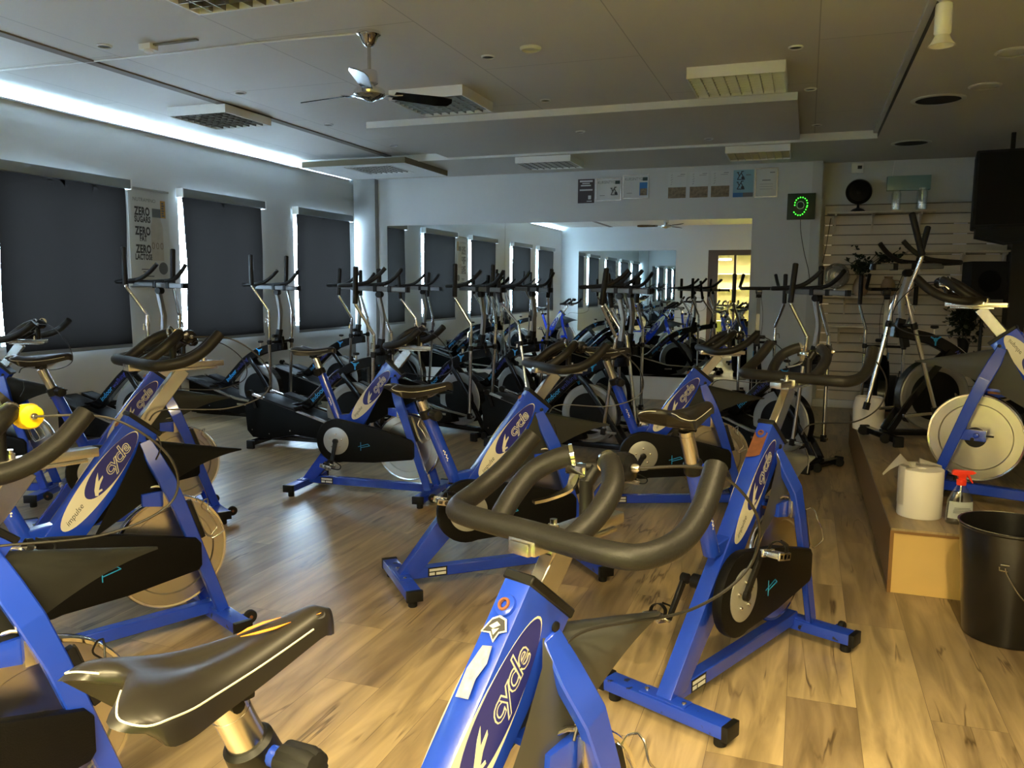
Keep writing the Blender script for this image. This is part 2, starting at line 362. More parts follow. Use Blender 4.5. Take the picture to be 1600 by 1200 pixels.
# back wall (white, carries the mirror), side return, slat wall and the wall above it
bm = B(); bb(bm, XL, .12, YB, 11.3, 0, ZC2); struct('wall_back', bm, 'wallw')
bm = B(); bb(bm, .12, XR, 11.16, 11.3, 0, ZC2); struct('wall_back_right', bm, 'wallw').name = 'wall_alcove'
bm = B(); bb(bm, XR, XR+.2, YF, 11.3, 0, ZC2); struct('wall_right', bm, mat('right_wall_paint', (.60, .58, .53), .8))
bm = B(); bb(bm, XL+.06, XL+.42, YB-.10, YB-.0005, 0, ZC2-.0005); struct('trim_7', bm, mat('grey_pilaster', (.36, .38, .38), .8))
bm = B(); bb(bm, -6.07, .12, YB-.014, YB-.0005, 0, .30); struct('baseboard_back', bm, 'offwhite')
bm = B(); bb(bm, .13, 3.28, 11.07, 11.1595, 0, .10); struct('baseboard_alcove', bm, 'offwhite')
bm = B(); bb(bm, XL+.0005, XL+.014, YF+.01, YB-.11, 0, .09); struct('baseboard_left', bm, 'offwhite')
bm = B(); bb(bm, .0, .119, YB-.02, YB-.0005, .301, ZC2-.001); struct('trim_8', bm, mat('pale_grey_casing', (.46, .48, .48), .7))
# slat panelling
bm = B(); z = .105
while z < 2.5:
    bb(bm, .17, 3.28, 11.08, 11.12, z, min(z+.108, 2.56)); z += .122
o = struct('trim_9', bm, 'slat')
bm = B(); bb(bm, .17, 3.28, 11.121, 11.1595, .105, 2.55); obj('backing', bm, 'slatgap', o, smooth=False)
bm = B(); z = .105+.108
while z < 2.4:
    for x0 in (.18, 1.62, 1.98, 2.62, 2.86):
        bb(bm, x0, x0+.085+(.06 if x0 > 1 else 0), 11.076, 11.10, z+.001, z+.011)
    z += .122
obj('groove_insert', bm, 'clip', o, smooth=False)
# rear wall behind the camera with the second mirror and the glass door
wall_with_holes('wall_rear', YF-.15, YF, XL, XR, 0, 3.15, [(-2.48, 1.50, 0.0, 2.50)], 'wallw', axis='x')
bm = B(); fr = 'brownframe'
for q in ((-2.48, -2.22, 0, 2.50), (1.40, 1.50, 0, 2.50), (-2.22, 1.40, 2.36, 2.50), (-.30, -.20, 0, 2.36), (.55, .60, 0, 2.36), (-1.82, -1.76, 0, 2.36), (-1.06, -1.0, 0, 2.36), (-2.22, 1.40, 0, .06)):
    bb(bm, q[0], q[1], YF-.12, YF-.03, q[2], q[3])
d = struct('door_1', bm, fr)
bm = B(); bb(bm, -2.22, 1.40, YF-.08, YF-.074, .06, 2.36); obj('door_glass', bm, 'glass', d, smooth=False)
bm = B(); tube(bm, round_path([(-1.72, YF-.03, 1.15), (-1.72, YF+.03, 1.15), (-1.72, YF+.03, .95), (-1.72, YF-.03, .95)], .02), .01, 8); obj('door_handle', bm, 'alu', d)
# the hall behind the glass door
hz = -4.6
bm = B(); bb(bm, -4.6, 1.6, hz, YF-.1501, -.1, 0); struct('floor_hall', bm, 'lime').name = 'floor_hall'
bm = B(); bb(bm, -4.6, 1.6, hz-.1, hz, 0, 3.0); struct('wall_hall', bm, 'hall')
bm = B(); bb(bm, -4.7, -4.6, hz, YF-.151, 0, 3.0); struct('wall_hall_left', bm, 'hall')
bm = B(); bb(bm, 1.6, 1.7, hz, YF-.151, 0, 3.0); struct('wall_hall_right', bm, 'hall')
bm = B(); bb(bm, -4.7, 1.7, hz-.1, YF-.151, 3.0, 3.1); struct('ceiling_hall', bm, 'offwhite')
bm = B()
tube(bm, [(x, -2.0+.35*math.sin(x*1.3), .003) for x in [-4.2+.2*i for i in range(28)]], .02, 6)
struct('trim_10', bm, 'white')
for i, (lx, ly) in enumerate(((-2.6, -1.2), (-1.2, -1.2), (.2, -1.2), (-2.6, -3.4), (-1.0, -3.4), (.5, -3.4))):
    o = thing('ceiling_lamp' if ly > -2 else 'pendant_lamp', ('warm ceiling lamp just behind the glass door, %s of the front row' if ly > -2 else 'warm low hanging lamp deep in the hall, %s of the rear row') % ('leftmost', 'middle one', 'rightmost')[i % 3], 'lamp', (lx, ly, 2.99 if ly > -2 else 2.40), group='lamps of the hall')
    if ly < -2: bm = B(); cyl(bm, (-.4, 0, 0), (-.4, 0, .599), .004, 6); cyl(bm, (.4, 0, 0), (.4, 0, .599), .004, 6); obj('hanging_wire', bm, 'alu', o)
    bm = B(); bb(bm, -.45, .45, -.12, .12, -.05, .0); obj('housing', bm, 'white', o, smooth=False)
    bm = B(); bb(bm, -.43, .43, -.10, .10, -.054, -.0501); obj('diffuser', bm, 'lamp', o, smooth=False)
# hall storage rack seen through the glass in the mirror
o = thing('storage_rack', 'pale metal rack with shelves of white and green bottles behind the glass door', 'rack', (-2.0, -4.35, 0))
bm = B()
for x in (-1.2, 1.2):
    for y in (-.2, .2): bb(bm, x-.02, x+.02, y-.02, y+.02, 0, 2.0)
obj('post', bm, 'alu', o, smooth=False)
for z in (.5, 1.0, 1.5, 1.95):
    bm = B(); bb(bm, -1.2, 1.2, -.2, .2, z-.015, z); obj('shelf', bm, 'white', o, smooth=False)

# ------------------------------------------------------------------ LED strip in the slot
o = thing('led_strip', 'cool white light strip on the ledge along the top of the window wall', 'light strip', (XL, 0, 3.052))
bm = B(); bb(bm, .0005, .030, YF+.01, 10.84, 0, .006); bb(bm, .026, .030, YF+.01, 10.84, .006, .016); obj('channel', bm, 'alu', o, smooth=False)
bm = B(); bb(bm, .012, .022, YF+.02, 10.83, .0061, .0125); obj('diode_tape', bm, 'led', o, smooth=False)

# ------------------------------------------------------------------ mirrors
def mirror(name, label, x0, x1, y, z0, z1, ny):
    o = thing(name, label, 'mirror', ((x0+x1)/2, y, z0)); w2 = (x1-x0)/2
    bm = B(); bb(bm, -w2, w2, 0, .006*(-ny), 0, z1-z0); obj('glass', bm, 'mirror', o, smooth=False)
    bm = B(); bb(bm, -w2, w2, -ny*.0061, -ny*.010, 0, z1-z0); obj('backing', bm, 'greyink', o, smooth=False)
mirror('wall_mirror', 'left large frameless mirror on the back wall beside the window wall', -5.93, -4.055, YB-.0105, .31, 2.39, -1)
mirror('wall_mirror', 'right large frameless mirror on the back wall below the papers', -4.052, -.695, YB-.0105, .31, 2.39, -1)
mirror('wall_mirror', 'large frameless mirror on the rear wall beside the glass door', -6.0, -3.32, YF+.0105, .3, 2.5, 1)

# ------------------------------------------------------------------ blinds
BLAB = {0: 'dark roller blind over the window nearest the rear wall, seen only in the mirror', 1: 'dark roller blind second from the rear wall, seen only in the mirror',
        2: 'large dark roller blind at the left edge of the view, left of the poster', 3: 'dark roller blind on the window right of the poster', 4: 'dark roller blind nearest the back wall corner'}
for i, (a, b) in enumerate(BL):
    o = thing('roller_blind', BLAB[i], 'blind', (XL, (a+b)/2, 2.5), group=None); h = (b-a)/2
    bm = B(); bb(bm, .030, .105, -h, h, -.055, .035, bev=.008); obj('cassette', bm, 'cass', o)
    bm = B(); bb(bm, .018, .11, h, h+.012, -.06, .04); bb(bm, .018, .11, -h-.012, -h, -.06, .04); bb(bm, .0005, .046, -h+.05, -h+.09, -.02, .02); bb(bm, .0005, .046, h-.09, h-.05, -.02, .02); obj('end_bracket', bm, 'white', o, smooth=False)
    bm = B(); n, mz = 20, 26; rows = []
    rnd = random.Random(i); ph = rnd.random()*6
    for j in range(mz+1):
        t = j/mz; z = -.05 - t*1.56; row = []
        inl = .022 + .012*math.sin(t*7+ph) * min(1, t*3); inr = .026 + .014*math.sin(t*5.3+ph*2)*min(1, t*3)
        if i == 3: inl = .03 + .05*math.exp(-((t-.5)/.2)**2) + .012*math.sin(t*9)
        for k in range(n+1):
            s = k/n; y = (-h+inl)*(1-s) + (h-inr)*s
            x = .055 + .010*math.sin(s*9+ph+t*2)*t*(abs(s-.5)*2) 
            row.append(bm.verts.new((x, y, z)))
        rows.append(row)
    for j in range(mz):
        for k in range(n): bm.faces.new((rows[j][k], rows[j][k+1], rows[j+1][k+1], rows[j+1][k]))
    bmesh.ops.solidify(bm, geom=bm.faces[:], thickness=.002)
    obj('fabric', bm, 'blindf', o)
    bm = B(); bb(bm, .048, .062, -h+.03, h-.03, -1.635, -1.6, bev=.003); obj('bottom_bar', bm, 'cass', o)
    bm = B(); cyl(bm, (.055, -.03, -1.635), (.055, -.03, -1.655), .006, 8); obj('pull_tab', bm, 'white', o)

# ------------------------------------------------------------------ poster on the window wall
o = thing('poster', 'tall white poster reading ZERO SUGARS, ZERO FAT, ZERO LACTOSE, between two blinds', 'poster', (XL, 6.82, 1.5))
bm = B(); bb(bm, .001, .006, -.27, .27, 0, .95); obj('sheet', bm, 'paper', o, smooth=False)
bm = B(); bb(bm, .008, .010, -.285, .285, -.015, .965); obj('clear_cover', bm, 'cover', o, smooth=False)
bm = B(); bb(bm, .001, .016, -.29, .29, .965, .985); bb(bm, .001, .016, -.29, .29, -.03, -.015); obj('holder_rail', bm, 'alu', o, smooth=False)
PF = lambda y, z, d=.0065: (Vector((d, y, z)), Vector((0, 1, 0)), Vector((0, 0, 1)), Vector((1, 0, 0)))
def ptext(par, s, y, z, size, m, d=.0065, sx=1., name='lettering', fr=PF, **k):
    bm = text_bm(s, size, sx=sx, **k); place_bm(bm, *fr(y, z, d)); return obj(name, bm, m, par, smooth=False)
ptext(o, 'NUTRAMINO', -.05, .865, .052, 'greyink')
for s, z, sz in (('ZERO', .745, .115), ('SUGARS', .665, .085), ('ZERO', .545, .115), ('FAT', .47, .08), ('ZERO', .36, .115), ('LACTOSE', .28, .08)):
    ptext(o, s, -.085, z, sz, 'ink', sx=.66, offset=.045, spacing=1.08)
for z, wd in ((.155, .15), (.13, .11), (.085, .19)):
    bm = B(); bb(bm, .006, .0068, -.05-wd/2, -.05+wd/2, z-.006, z+.006); obj('small_print', bm, 'greyink', o, smooth=False)
bm = B(); bb(bm, .006, .0068, .17, .24, .70, .88); obj('orange_flag', bm, mat('ochre_print', (.50, .27, .05), .6), o, smooth=False)
rect_ = B()
for k in range(6): bb(rect_, .0068, .0074, .185, .225-.01*(k%2), .715+k*.026, .731+k*.026)
obj('flag_print', rect_, 'greyink', o, smooth=False)
bm = B(); prism(bm, [(.085, .0), (.085, .35), (.06, .42), (.06, .46), (-.06, .46), (-.06, .42), (-.085, .35), (-.085, 0)], .006, .0068, frame=(Vector((0, .11, .25)), Vector((0, 1, 0)), Vector((0, 0, 1)), Vector((1, 0, 0)))); obj('bottle_print', bm, mat('bottle_print', (.50, .47, .41), .6, noise=(12, .25)), o, smooth=False)
bm = B(); bb(bm, .0068, .0074, .05, .17, .70, .79); obj('bottle_cap_print', bm, 'greyink', o, smooth=False)
bm = B(); lathe(bm, [(.065, 0), (.065, .0006)], (.0068, .18, .17), (1, 0, 0), 24); obj('round_seal', bm, 'greyink', o, smooth=False)
ptext(o, '000', .11, .40, .10, mat('tan_print', (.25, .2, .15), .6), d=.0076, spacing=1.2)

# ------------------------------------------------------------------ papers over the mirror
FB = lambda x, z, d=0: (Vector((x, -d, z)), Vector((1, 0, 0)), Vector((0, 0, 1)), Vector((0, -1, 0)))
def paper(label, x0, x1, z0, z1, m='paper', frame=False):
    o = thing('wall_paper_sheet' if not frame else 'picture_frame', label, 'notice' if not frame else 'certificate', ((x0+x1)/2, YB-.001, z0)); o['w'] = 0
    w2, h = (x1-x0)/2, z1-z0
    bm = B(); bb(bm, -w2, w2, -.006, 0, 0, h); obj('sheet', bm, m, o, smooth=False)
    if frame:
        bm = B()
        for q in ((-w2-.012, -w2, -.012, h+.012), (w2, w2+.012, -.012, h+.012), (-w2, w2, -.012, 0), (-w2, w2, h, h+.012)): bb(bm, q[0], q[1], -.014, 0, q[2], q[3])
        obj('frame', bm, 'alu', o, smooth=False)
    return o, w2, h
def rect(par, x0, x1, z0, z1, m, name='printed_block', d=.0066):
    bm = B(); bb(bm, x0, x1, -d-.0005, -d+.0004, z0, z1); return obj(name, bm, m, par, smooth=False)
def bikeprint(par, cx, cz, s, m):
    bm = B(); P = [((0, 0), (.5, .9)), ((.5, .9), (1, 0)), ((0, 0), (1, 0)), ((.3, .45), (.05, .95)), ((-.1, .97), (.2, .97)), ((.5, .9), (.65, 1.1)), ((.5, 1.1), (.85, 1.1))]
    for a, b in P: bm_ = Vector(((a[0]+b[0])/2, 0, 0)); tube(bm, [(cx+(a[0]-.5)*s, -.0072, cz+a[1]*s), (cx+(b[0]-.5)*s, -.0072, cz+b[1]*s)], s*.06, 5)
    lathe(bm, [(s*.22, 0), (s*.22, .0008)], (cx+s*.25, -.0066, cz+s*.22), (0, -1, 0), 14)
    return obj('bike_print', bm, m, par, smooth=False)
zt = 3.0
o, w2, h = paper('dark brown printed poster, leftmost of the papers above the mirror', -3.0, -2.77, 2.64, 2.96, 'darkpaper')
rect(o, -.09, .09, h-.04, h-.018, 'paper'); rect(o, -.055, .05, h-.065, h-.052, 'paper'); rect(o, -.075, .065, h-.095, h-.078, 'paper')
rect(o, -.09, .09, h-.155, h-.135, 'paper'); rect(o, .03, .07, .05, .10, 'paper'); rect(o, .01, .08, .02, .03, 'paper')
o, w2, h = paper('framed white KURSINTYG certificate with a small black bike print', -2.74, -2.41, 2.67, 2.95, 'paper', True)
ptext(o, 'KURSINTYG', -.03, h-.045, .052, 'greyink', d=.0068, fr=FB, sx=.85); rect(o, .09, .155, h-.07, h-.025, mat('dark_green_logo', (.02, .05, .04), .6)); bikeprint(o, .08, .07, .09, 'ink'); rect(o, -.12, -.05, .06, .066, 'greyink')
o, w2, h = paper('framed KURSINTYG certificate with a small blue and brown photo, right of the bike certificate', -2.37, -2.04, 2.69, 2.98, 'paper', True)
ptext(o, 'KURSINTYG', -.03, h-.045, .052, 'greyink', d=.0068, fr=FB, sx=.85); rect(o, .09, .155, h-.07, h-.025, mat('dark_green_logo', (.02, .05, .04), .6)); rect(o, .05, .155, .03, .20, 'bluestrip'); rect(o, .06, .15, .03, .12, 'redbrown', d=.0072); rect(o, -.12, -.05, .06, .066, 'greyink')
for x0, nm in ((-1.78, 'leftmost'), (-1.50, 'middle'), (-1.23, 'rightmost')):
    o, w2, h = paper('white sheet with a sepia photo across its lower half, %s of the three alike' % nm, x0, x0+.24, 2.66, 3.0)
    rect(o, -.115, .115, .01, .15, 'redbrown'); bm = B()
    for k in range(5): tube(bm, [(-.085+.006*(k%2), -.0072, .18+.03*k), (-.065+.004*(k%3), -.0072, .195+.03*k)], .002, 5)
    obj('script_print', bm, 'greyink', o, smooth=False)
    rect(o, .04, .10, h-.03, h-.024, 'greyink'); rect(o, 0, .09, h-.05, h-.046, 'greyink')
o, w2, h = paper('light blue sheet with two small bike pictures and a blue strip along its foot', -.95, -.70, 2.66, 3.0, 'bluepaper')
bikeprint(o, -.03, .22, .09, 'ink'); bikeprint(o, -.03, .10, .09, 'ink'); rect(o, -.125, 0, .0, .055, 'bluestrip'); rect(o, 0, .125, 0, .055, 'greyink'); rect(o, .03, .09, .27, .28, 'greyink')
o, w2, h = paper('plain white framed notice at the right end of the papers', -.67, -.42, 2.66, 3.0, 'paper', True)
rect(o, -.05, .05, .195, .206, 'greyink'); rect(o, .04, .10, h-.05, h-.04, 'greyink')
for z in (.15, .12, .09): rect(o, -.08, .08, z, z+.003, 'greyink')

# ------------------------------------------------------------------ green LED digit
o = thing('led_clock', 'square black LED display showing a bright green digit beside the slat wall', 'clock', (-.115, YB-.021, 2.36))
bm = B(); bb(bm, -.165, .165, -.035, 0, 0, .32, bev=.004); obj('housing', bm, mat('dark_green_board', (.02, .035, .018), .5), o)
bm = B(); pts = []
for k in range(10): a = R_(186 - k*22); pts.append((.01+.075*math.cos(a), .185+.078*math.sin(a)*1.1))
pts += [(.078, .15), (.068, .12), (.052, .09), (.032, .066), (.006, .052), (-.022, .052), (-.05, .066), (-.070, .090)]
for x, z in pts: lathe(bm, [(.0070, 0), (.0070, .004), (.004, .007)], (x-.012, -.035, z), (0, -1, 0), 10)
obj('diodes', bm, 'ledgreen', o)
bm = B(); tube(bm, [(-.01+.042*math.cos(2*PI*k/24), -.037, .175+.045*math.sin(2*PI*k/24)) for k in range(25)], .0025, 6); obj('ring', bm, 'ledring', o)
bm = B(); tube(bm, smooth_path([(0, -.01, 0), (.01, -.008, -.15), (.06, -.008, -.4), (.12, -.006, -.62), (.15, -.006, -.8)]), .004, 6); obj('power_cable', bm, 'cable', o)
# thermostat, wall cables
o = thing('thermostat', 'small white thermostat box high on the wall above the desk fan', 'thermostat', (.52, 11.16, 2.93))
bm = B(); bb(bm, -.07, .07, -.03, 0, 0, .12, bev=.006); obj('housing', bm, 'white', o)
bm = B(); bb(bm, 0, .05, -.033, -.0301, .05, .09); obj('display', bm, 'ink', o, smooth=False)
bm = B(); tube(bm, smooth_path([(.24, 11.06, 2.38), (.22, 11.06, 2.2), (.20, 11.06, 2.0), (.17, 11.06, 1.83)]), .004, 6); tag(obj('hanging_cable', bm, 'cable'), 'thin black cable hanging down the left edge of the slat wall', 'cable')
o = thing('wall_box', 'pale teal frosted glass box mounted on the white wall above the jars', 'wall box', (1.10, 11.159, 2.70))
bm = B(); bb(bm, -.24, .24, -.10, 0, 0, .17, bev=.004); obj('body', bm, 'teal', o)
bm = B(); tube(bm, smooth_path([(-.18, -.02, .17), (-.17, -.01, .3), (-.16, -.01, .36)]), .003, 6); obj('lead', bm, 'white', o)

# ------------------------------------------------------------------ shelves on the slat wall
def shelf(label, x0, x1, z, dep, br):
    o = thing('wall_shelf', label, 'shelf', (x0, 11.079, z))
    bm = B(); bb(bm, 0, x1-x0, -dep, 0, -.022, 0, bev=.002); obj('board', bm, 'pine', o)
    for b in br:
        bm = B(); prism(bm, [(0, -.023), (0, -.24), (.03, -.24), (.05, -.14), (.12, -.06), (dep-.02, -.045), (dep-.02, -.023)], -.011, .011, frame=(Vector((b-x0, 0, 0)), Vector((0, -1, 0)), Vector((0, 0, 1)), Vector((1, 0, 0)))); obj('bracket', bm, 'pine', o)
shelf('upper pale wooden shelf holding the black fan and glass jars', .20, 1.39, 2.44, .25, (.29, .72, 1.24))
shelf('long empty pale shelf right of the tall handlebars', 1.12, 2.36, 1.965, .22, (1.3, 1.72, 2.16))
shelf('pale shelf holding the white fan and the vases', .16, 1.42, 1.42, .28, (.45, 1.1))
shelf('lowest pale shelf on the slat wall, below the vases', .20, 1.30, 1.05, .2, (.4, 1.1))
def desk_fan(label, loc, r, m, mg, rz, hub='white', stand=True):
    o = thing('desk_fan', label, 'fan', loc, rz); z = r + (.09 if stand else .05)
    bm = B(); lathe(bm, [(.085, 0), (.085, .012), (.06, .035), (.02, .05), (.014, .06), (.014, z-r+.02)], (0, 0, 0), seg=24); obj('base', bm, m, o)
    bm = B(); lathe(bm, [(.02, -.02), (.05, -.01), (.055, .05), (.03, .09)], (0, -.0, z), (0, 1, 0), 20); obj('motor', bm, m, o)
    bm = B()
    for k in range(4):
        a = k*PI/2+.3; c, s = math.cos(a), math.sin(a)
        vs = [bm.verts.new((c*q*r-s*t*r, -.03+tw, z+s*q*r+c*t*r)) for q, t, tw in ((.12, -.06, 0), (.5, -.22, .012), (.85, -.18, .012), (.88, .12, -.012), (.5, .24, -.012), (.12, .06, 0))]
        bm.faces.new(vs)
    bmesh.ops.solidify(bm, geom=bm.faces[:], thickness=.003); obj('blades', bm, m, o)
    bm = B()
    for k in range(40):
        a = 2*PI*k/40; c, s = math.cos(a), math.sin(a)
        tube(bm, [(c*.2*r, -.075, z+s*.2*r), (c*.75*r, -.07, z+s*.75*r), (c*r, -.03, z+s*r), (c*.7*r, .03, z+s*.7*r), (c*.25*r, .045, z+s*.25*r)], .0016, 4)
    for q, y in ((1, -.03), (.75, -.07), (.5, -.074), (.25, -.076)): tube(bm, [(math.cos(2*PI*k/32)*q*r, y, z+math.sin(2*PI*k/32)*q*r) for k in range(33)], .0025, 5)
    obj('grille', bm, mg, o)
    bm = B(); lathe(bm, [(.12*r, -.0), (.75*r, -.008), (.98*r, -.045)], (0, -.055, z), (0, -1, 0), 36, cap=False); obj('back_mesh', bm, 'fanmesh' if hub == 'white' else 'black', o)
    bm = B(); lathe(bm, [(.22*r, 0), (.22*r, .008), (.15*r, .012)], (0, -.074, z), (0, -1, 0), 20); obj('hub_cap', bm, hub, o)
desk_fan('small black desk fan standing on the upper shelf', (.54, 10.95, 2.44), .15, 'black', 'black', 0, 'black')
desk_fan('pale wire desk fan with a white hub standing on the shelf left of the plant', (.33, 10.93, 1.42), .155, 'white', 'alu', .2)
for x, rr, hh, lb in ((.96, .055, .25, 'left empty clear glass jar on the upper shelf'), (1.24, .062, .27, 'right empty clear glass jar on the upper shelf')):
    bm = B(); lathe(bm, [(rr*.9, 0), (rr, .02), (rr, hh*.8), (rr*.8, hh*.92), (rr*.8, hh), (rr*.74, hh), (rr*.74, hh*.9), (rr*.93, hh*.78), (rr*.93, .02)], (x, 10.95, 2.44), seg=24, cap=False); tag(obj('glass_jar', bm, 'jar'), lb, 'jar')
def foliage(bm, c, s, n, ls, rnd, droop=0.):
    for _ in range(n):
        p = Vector((rnd.gauss(0, .4)*s[0], rnd.gauss(0, .4)*s[1], rnd.gauss(0, .4)*s[2])) + Vector(c)
        d = Vector((rnd.uniform(-1, 1), rnd.uniform(-1, 1), rnd.uniform(-.8, 1)-droop)).normalized(); q = d.cross(Vector((rnd.uniform(-1, 1), rnd.uniform(-1, 1), 1))).normalized(); L = ls*rnd.uniform(.6, 1.2)
        vs = [p, p+d*L*.35+q*L*.28, p+d*L*.7+q*L*.2, p+d*L, p+d*L*.7-q*L*.2, p+d*L*.35-q*L*.28]
        bm.faces.new([bm.verts.new(v) for v in vs])
rnd = random.Random(3)
def vase(label, x, y, z, r, h, handle=0):
    o = thing('vase', label, 'vase', (x, y, z))
    bm = B(); lathe(bm, [(r*.6, 0), (r*.95, h*.2), (r, h*.5), (r*.75, h*.8), (r*.5, h*.9), (r*.6, h), (r*.5, h), (r*.42, h*.88)], (0, 0, 0), seg=28, cap=False); obj('body', bm, 'vase', o)
    if handle: bm = B(); tube(bm, smooth_path([(r*.7, 0, h*.8), (r*1.5, 0, h*.75), (r*1.55, 0, h*.4), (r*.98, 0, h*.3)]), .007, 8); obj('handle', bm, 'vase', o)
vase('round sand-coloured vase on the shelf below the trailing plant', .62, 10.93, 1.42, .09, .25)
vase('sand-coloured jug with a handle on the shelf right of the round vase', .93, 10.95, 1.42, .085, .24, 1)
vase('pale sand vase at the right end of the vase shelf', 1.2, 10.97, 1.42, .07, .2)
o = thing('trailing_plant', 'dark trailing leafy plant over the vases', 'plant', (.62, 10.93, 1.67))
bm = B(); foliage(bm, (0, 0, .12), (.16, .07, .12), 150, .07, rnd); foliage(bm, (.3, 0, .2), (.2, .05, .06), 90, .07, rnd); foliage(bm, (-.08, 0, .3), (.04, .03, .1), 18, .05, rnd); foliage(bm, (.45, 0, .28), (.05, .03, .05), 10, .05, rnd); obj('leaves', bm, 'leaf', o, smooth=False)
bm = B()
for k in range(6): tube(bm, smooth_path([(0, 0, -.03), (.03*k-.06, 0, .1), (.12*k-.2, 0, .2+.02*k)]), .004, 5)
obj('stems', bm, 'leaf', o)
o = thing('conifer_branch', 'dark bushy plant in a pot hanging in front of the slat wall by the column', 'plant', (1.78, 10.9, .95))
bm = B(); foliage(bm, (0, 0, .22), (.20, .10, .30), 520, .07, rnd, .4); obj('needles', bm, 'leaf', o, smooth=False)
bm = B(); lathe(bm, [(.05, -.2), (.07, -.02), (.065, -.02), (.045, -.18)], (0, 0, 0), seg=18, cap=False); obj('pot', bm, 'black', o)
bm = B(); bb(bm, -.08, .08, -.03, .179, -.225, -.2); obj('bracket', bm, 'black', o)
# column, hanging loudspeaker, small speaker
bm = B(); bb(bm, 2.19, 2.37, 10.80, 11.06, 0, ZC2-.0005); struct('trim_11', bm, 'darkcol')
o = thing('loudspeaker', 'large black loudspeaker hanging from the ceiling at the upper right', 'speaker', (1.86, 9.6, 2.02), R_(-8))
bm = B(); bb(bm, -.30, .42, -.28, .28, .1, .86, bev=.02); prism(bm, [(-.26, .1), (.40, .1), (.40, .0), (.02, -.05), (-.26, .02)], -.25, .25); obj('cabinet', bm, 'speaker', o)
bm = B(); bb(bm, -.27, .39, -.292, -.2801, .13, .83); obj('grille', bm, 'guard', o, smooth=False)
for x in (0, .2): bm = B(); bb(bm, x, x+.04, -.05, .05, .86, 1.049); obj('ceiling_bracket', bm, 'black', o, smooth=False)
o = thing('monitor_speaker', 'small black box speaker beside the dark column above the right-hand bike', 'speaker', (1.88, 10.5, 1.40), R_(10))
bm = B(); bb(bm, -.19, .19, -.15, .15, 0, .42, bev=.01); obj('cabinet', bm, 'speaker', o)
bm = B(); lathe(bm, [(.12, 0), (.11, .008), (.03, -.002)], (0, -.15, .2), (0, -1, 0), 24); obj('cone', bm, 'guard', o)
bm = B(); cyl(bm, (0, 0, -1.05), (0, 0, 0), .018, 12); obj('stand_pole', bm, 'black', o)
bm = B()
for k in range(3): tube(bm, [(0, 0, -.95), (.2*math.cos(k*2.1), .2*math.sin(k*2.1), -1.39)], .01, 8)
obj('tripod_legs', bm, 'black', o)

# ------------------------------------------------------------------ ceiling fixtures
def fixture(label, x0, x1, y0, y1, zc, th=.085):
    o = thing('ceiling_light', label, 'ceiling light', ((x0+x1)/2, (y0+y1)/2, zc), group=None); a, b = (x1-x0)/2, (y1-y0)/2
    bm = B(); t = .012
    for q in ((-a, a, -b, -b+t), (-a, a, b-t, b), (-a, -a+t, -b+t, b-t), (a-t, a, -b+t, b-t)): bb(bm, *q, -th, -.0005)
    obj('housing', bm, 'white', o, smooth=False)
    bm = B(); bb(bm, -a+t, a-t, -b+t, b-t, -.012, -.0005); obj('reflector', bm, 'reflector', o, smooth=False)
    bm = B(); n = 8; m_ = 8
    for k in range(1, n): x = -a+t+(2*a-2*t)*k/n; prism(bm, [(x-.0045, -.030), (x-.002, -th+.004), (x+.002, -th+.004), (x+.0045, -.030)], -b+t, b-t)
    for k in range(1, m_):
        y = -b+t+(2*b-2*t)*k/m_; prism(bm, [(y-.006, -.035), (y-.002, -th+.006), (y+.002, -th+.006), (y+.006, -.035)], -a+t, a-t, frame=(Vector((0, 0, 0)), Vector((0, 1, 0)), Vector((0, 0, 1)), Vector((1, 0, 0))))
    obj('louvre', bm, mat('louvre_alu', (.60, .60, .60), .42, .55) if 'lv' not in M else M['lv'], o, smooth=False)
    M['lv'] = o.children[-1].data.materials[0]
    bm = B()
    for x in (-a*.6, -a*.2, a*.2, a*.6): cyl(bm, (x, -b+.03, -.03), (x, b-.03, -.03), .011, 10)
    obj('tube_lamp', bm, 'white', o)
fixture('unlit louvred ceiling light right of the fan, in front of the ceiling step', -.93, -.22, 6.42, 7.10, ZC)
fixture('unlit louvred ceiling light by the window wall, left of the fan', -5.72, -5.06, 6.30, 6.98, ZC)
fixture('unlit louvred ceiling light partly behind the ceiling fan blade', -3.42, -2.74, 6.36, 7.06, ZC)
fixture('unlit louvred ceiling light cut off by the top edge of the photo', -3.42, -2.66, 3.35, 4.06, ZC)
fixture('unlit louvred ceiling light set in the hanging panel in the far left corner', -5.62, -4.98, 9.28, 9.95, 3.069, .07)
fixture('unlit louvred ceiling light in the back row above the wall mirror', -3.42, -2.72, 9.56, 10.18, ZC2, .075)
fixture('unlit louvred ceiling light in the back row above the papers', -.93, -.24, 9.56, 10.18, ZC2, .075)
o = thing('ceiling_panel', 'hanging white panel with olive edges around the corner ceiling light', 'panel', (-5.4, 9.75, 3.0))
bm = B()
for q in ((-.75, .70, -.62, -.49), (-.75, .70, .22, .62), (-.75, -.24, -.49, .22), (.44, .70, -.49, .22)): bb(bm, *q, 0, .012)
obj('underside', bm, 'white', o, smooth=False)
bm = B(); bb(bm, -.75, .70, -.63, -.6201, 0, .069); bb(bm, -.75, .70, .6201, .63, 0, .069); bb(bm, -.76, -.7501, -.63, .63, 0, .069); bb(bm, .7001, .71, -.63, .63, 0, .069); obj('edge', bm, 'olive', o, smooth=False)
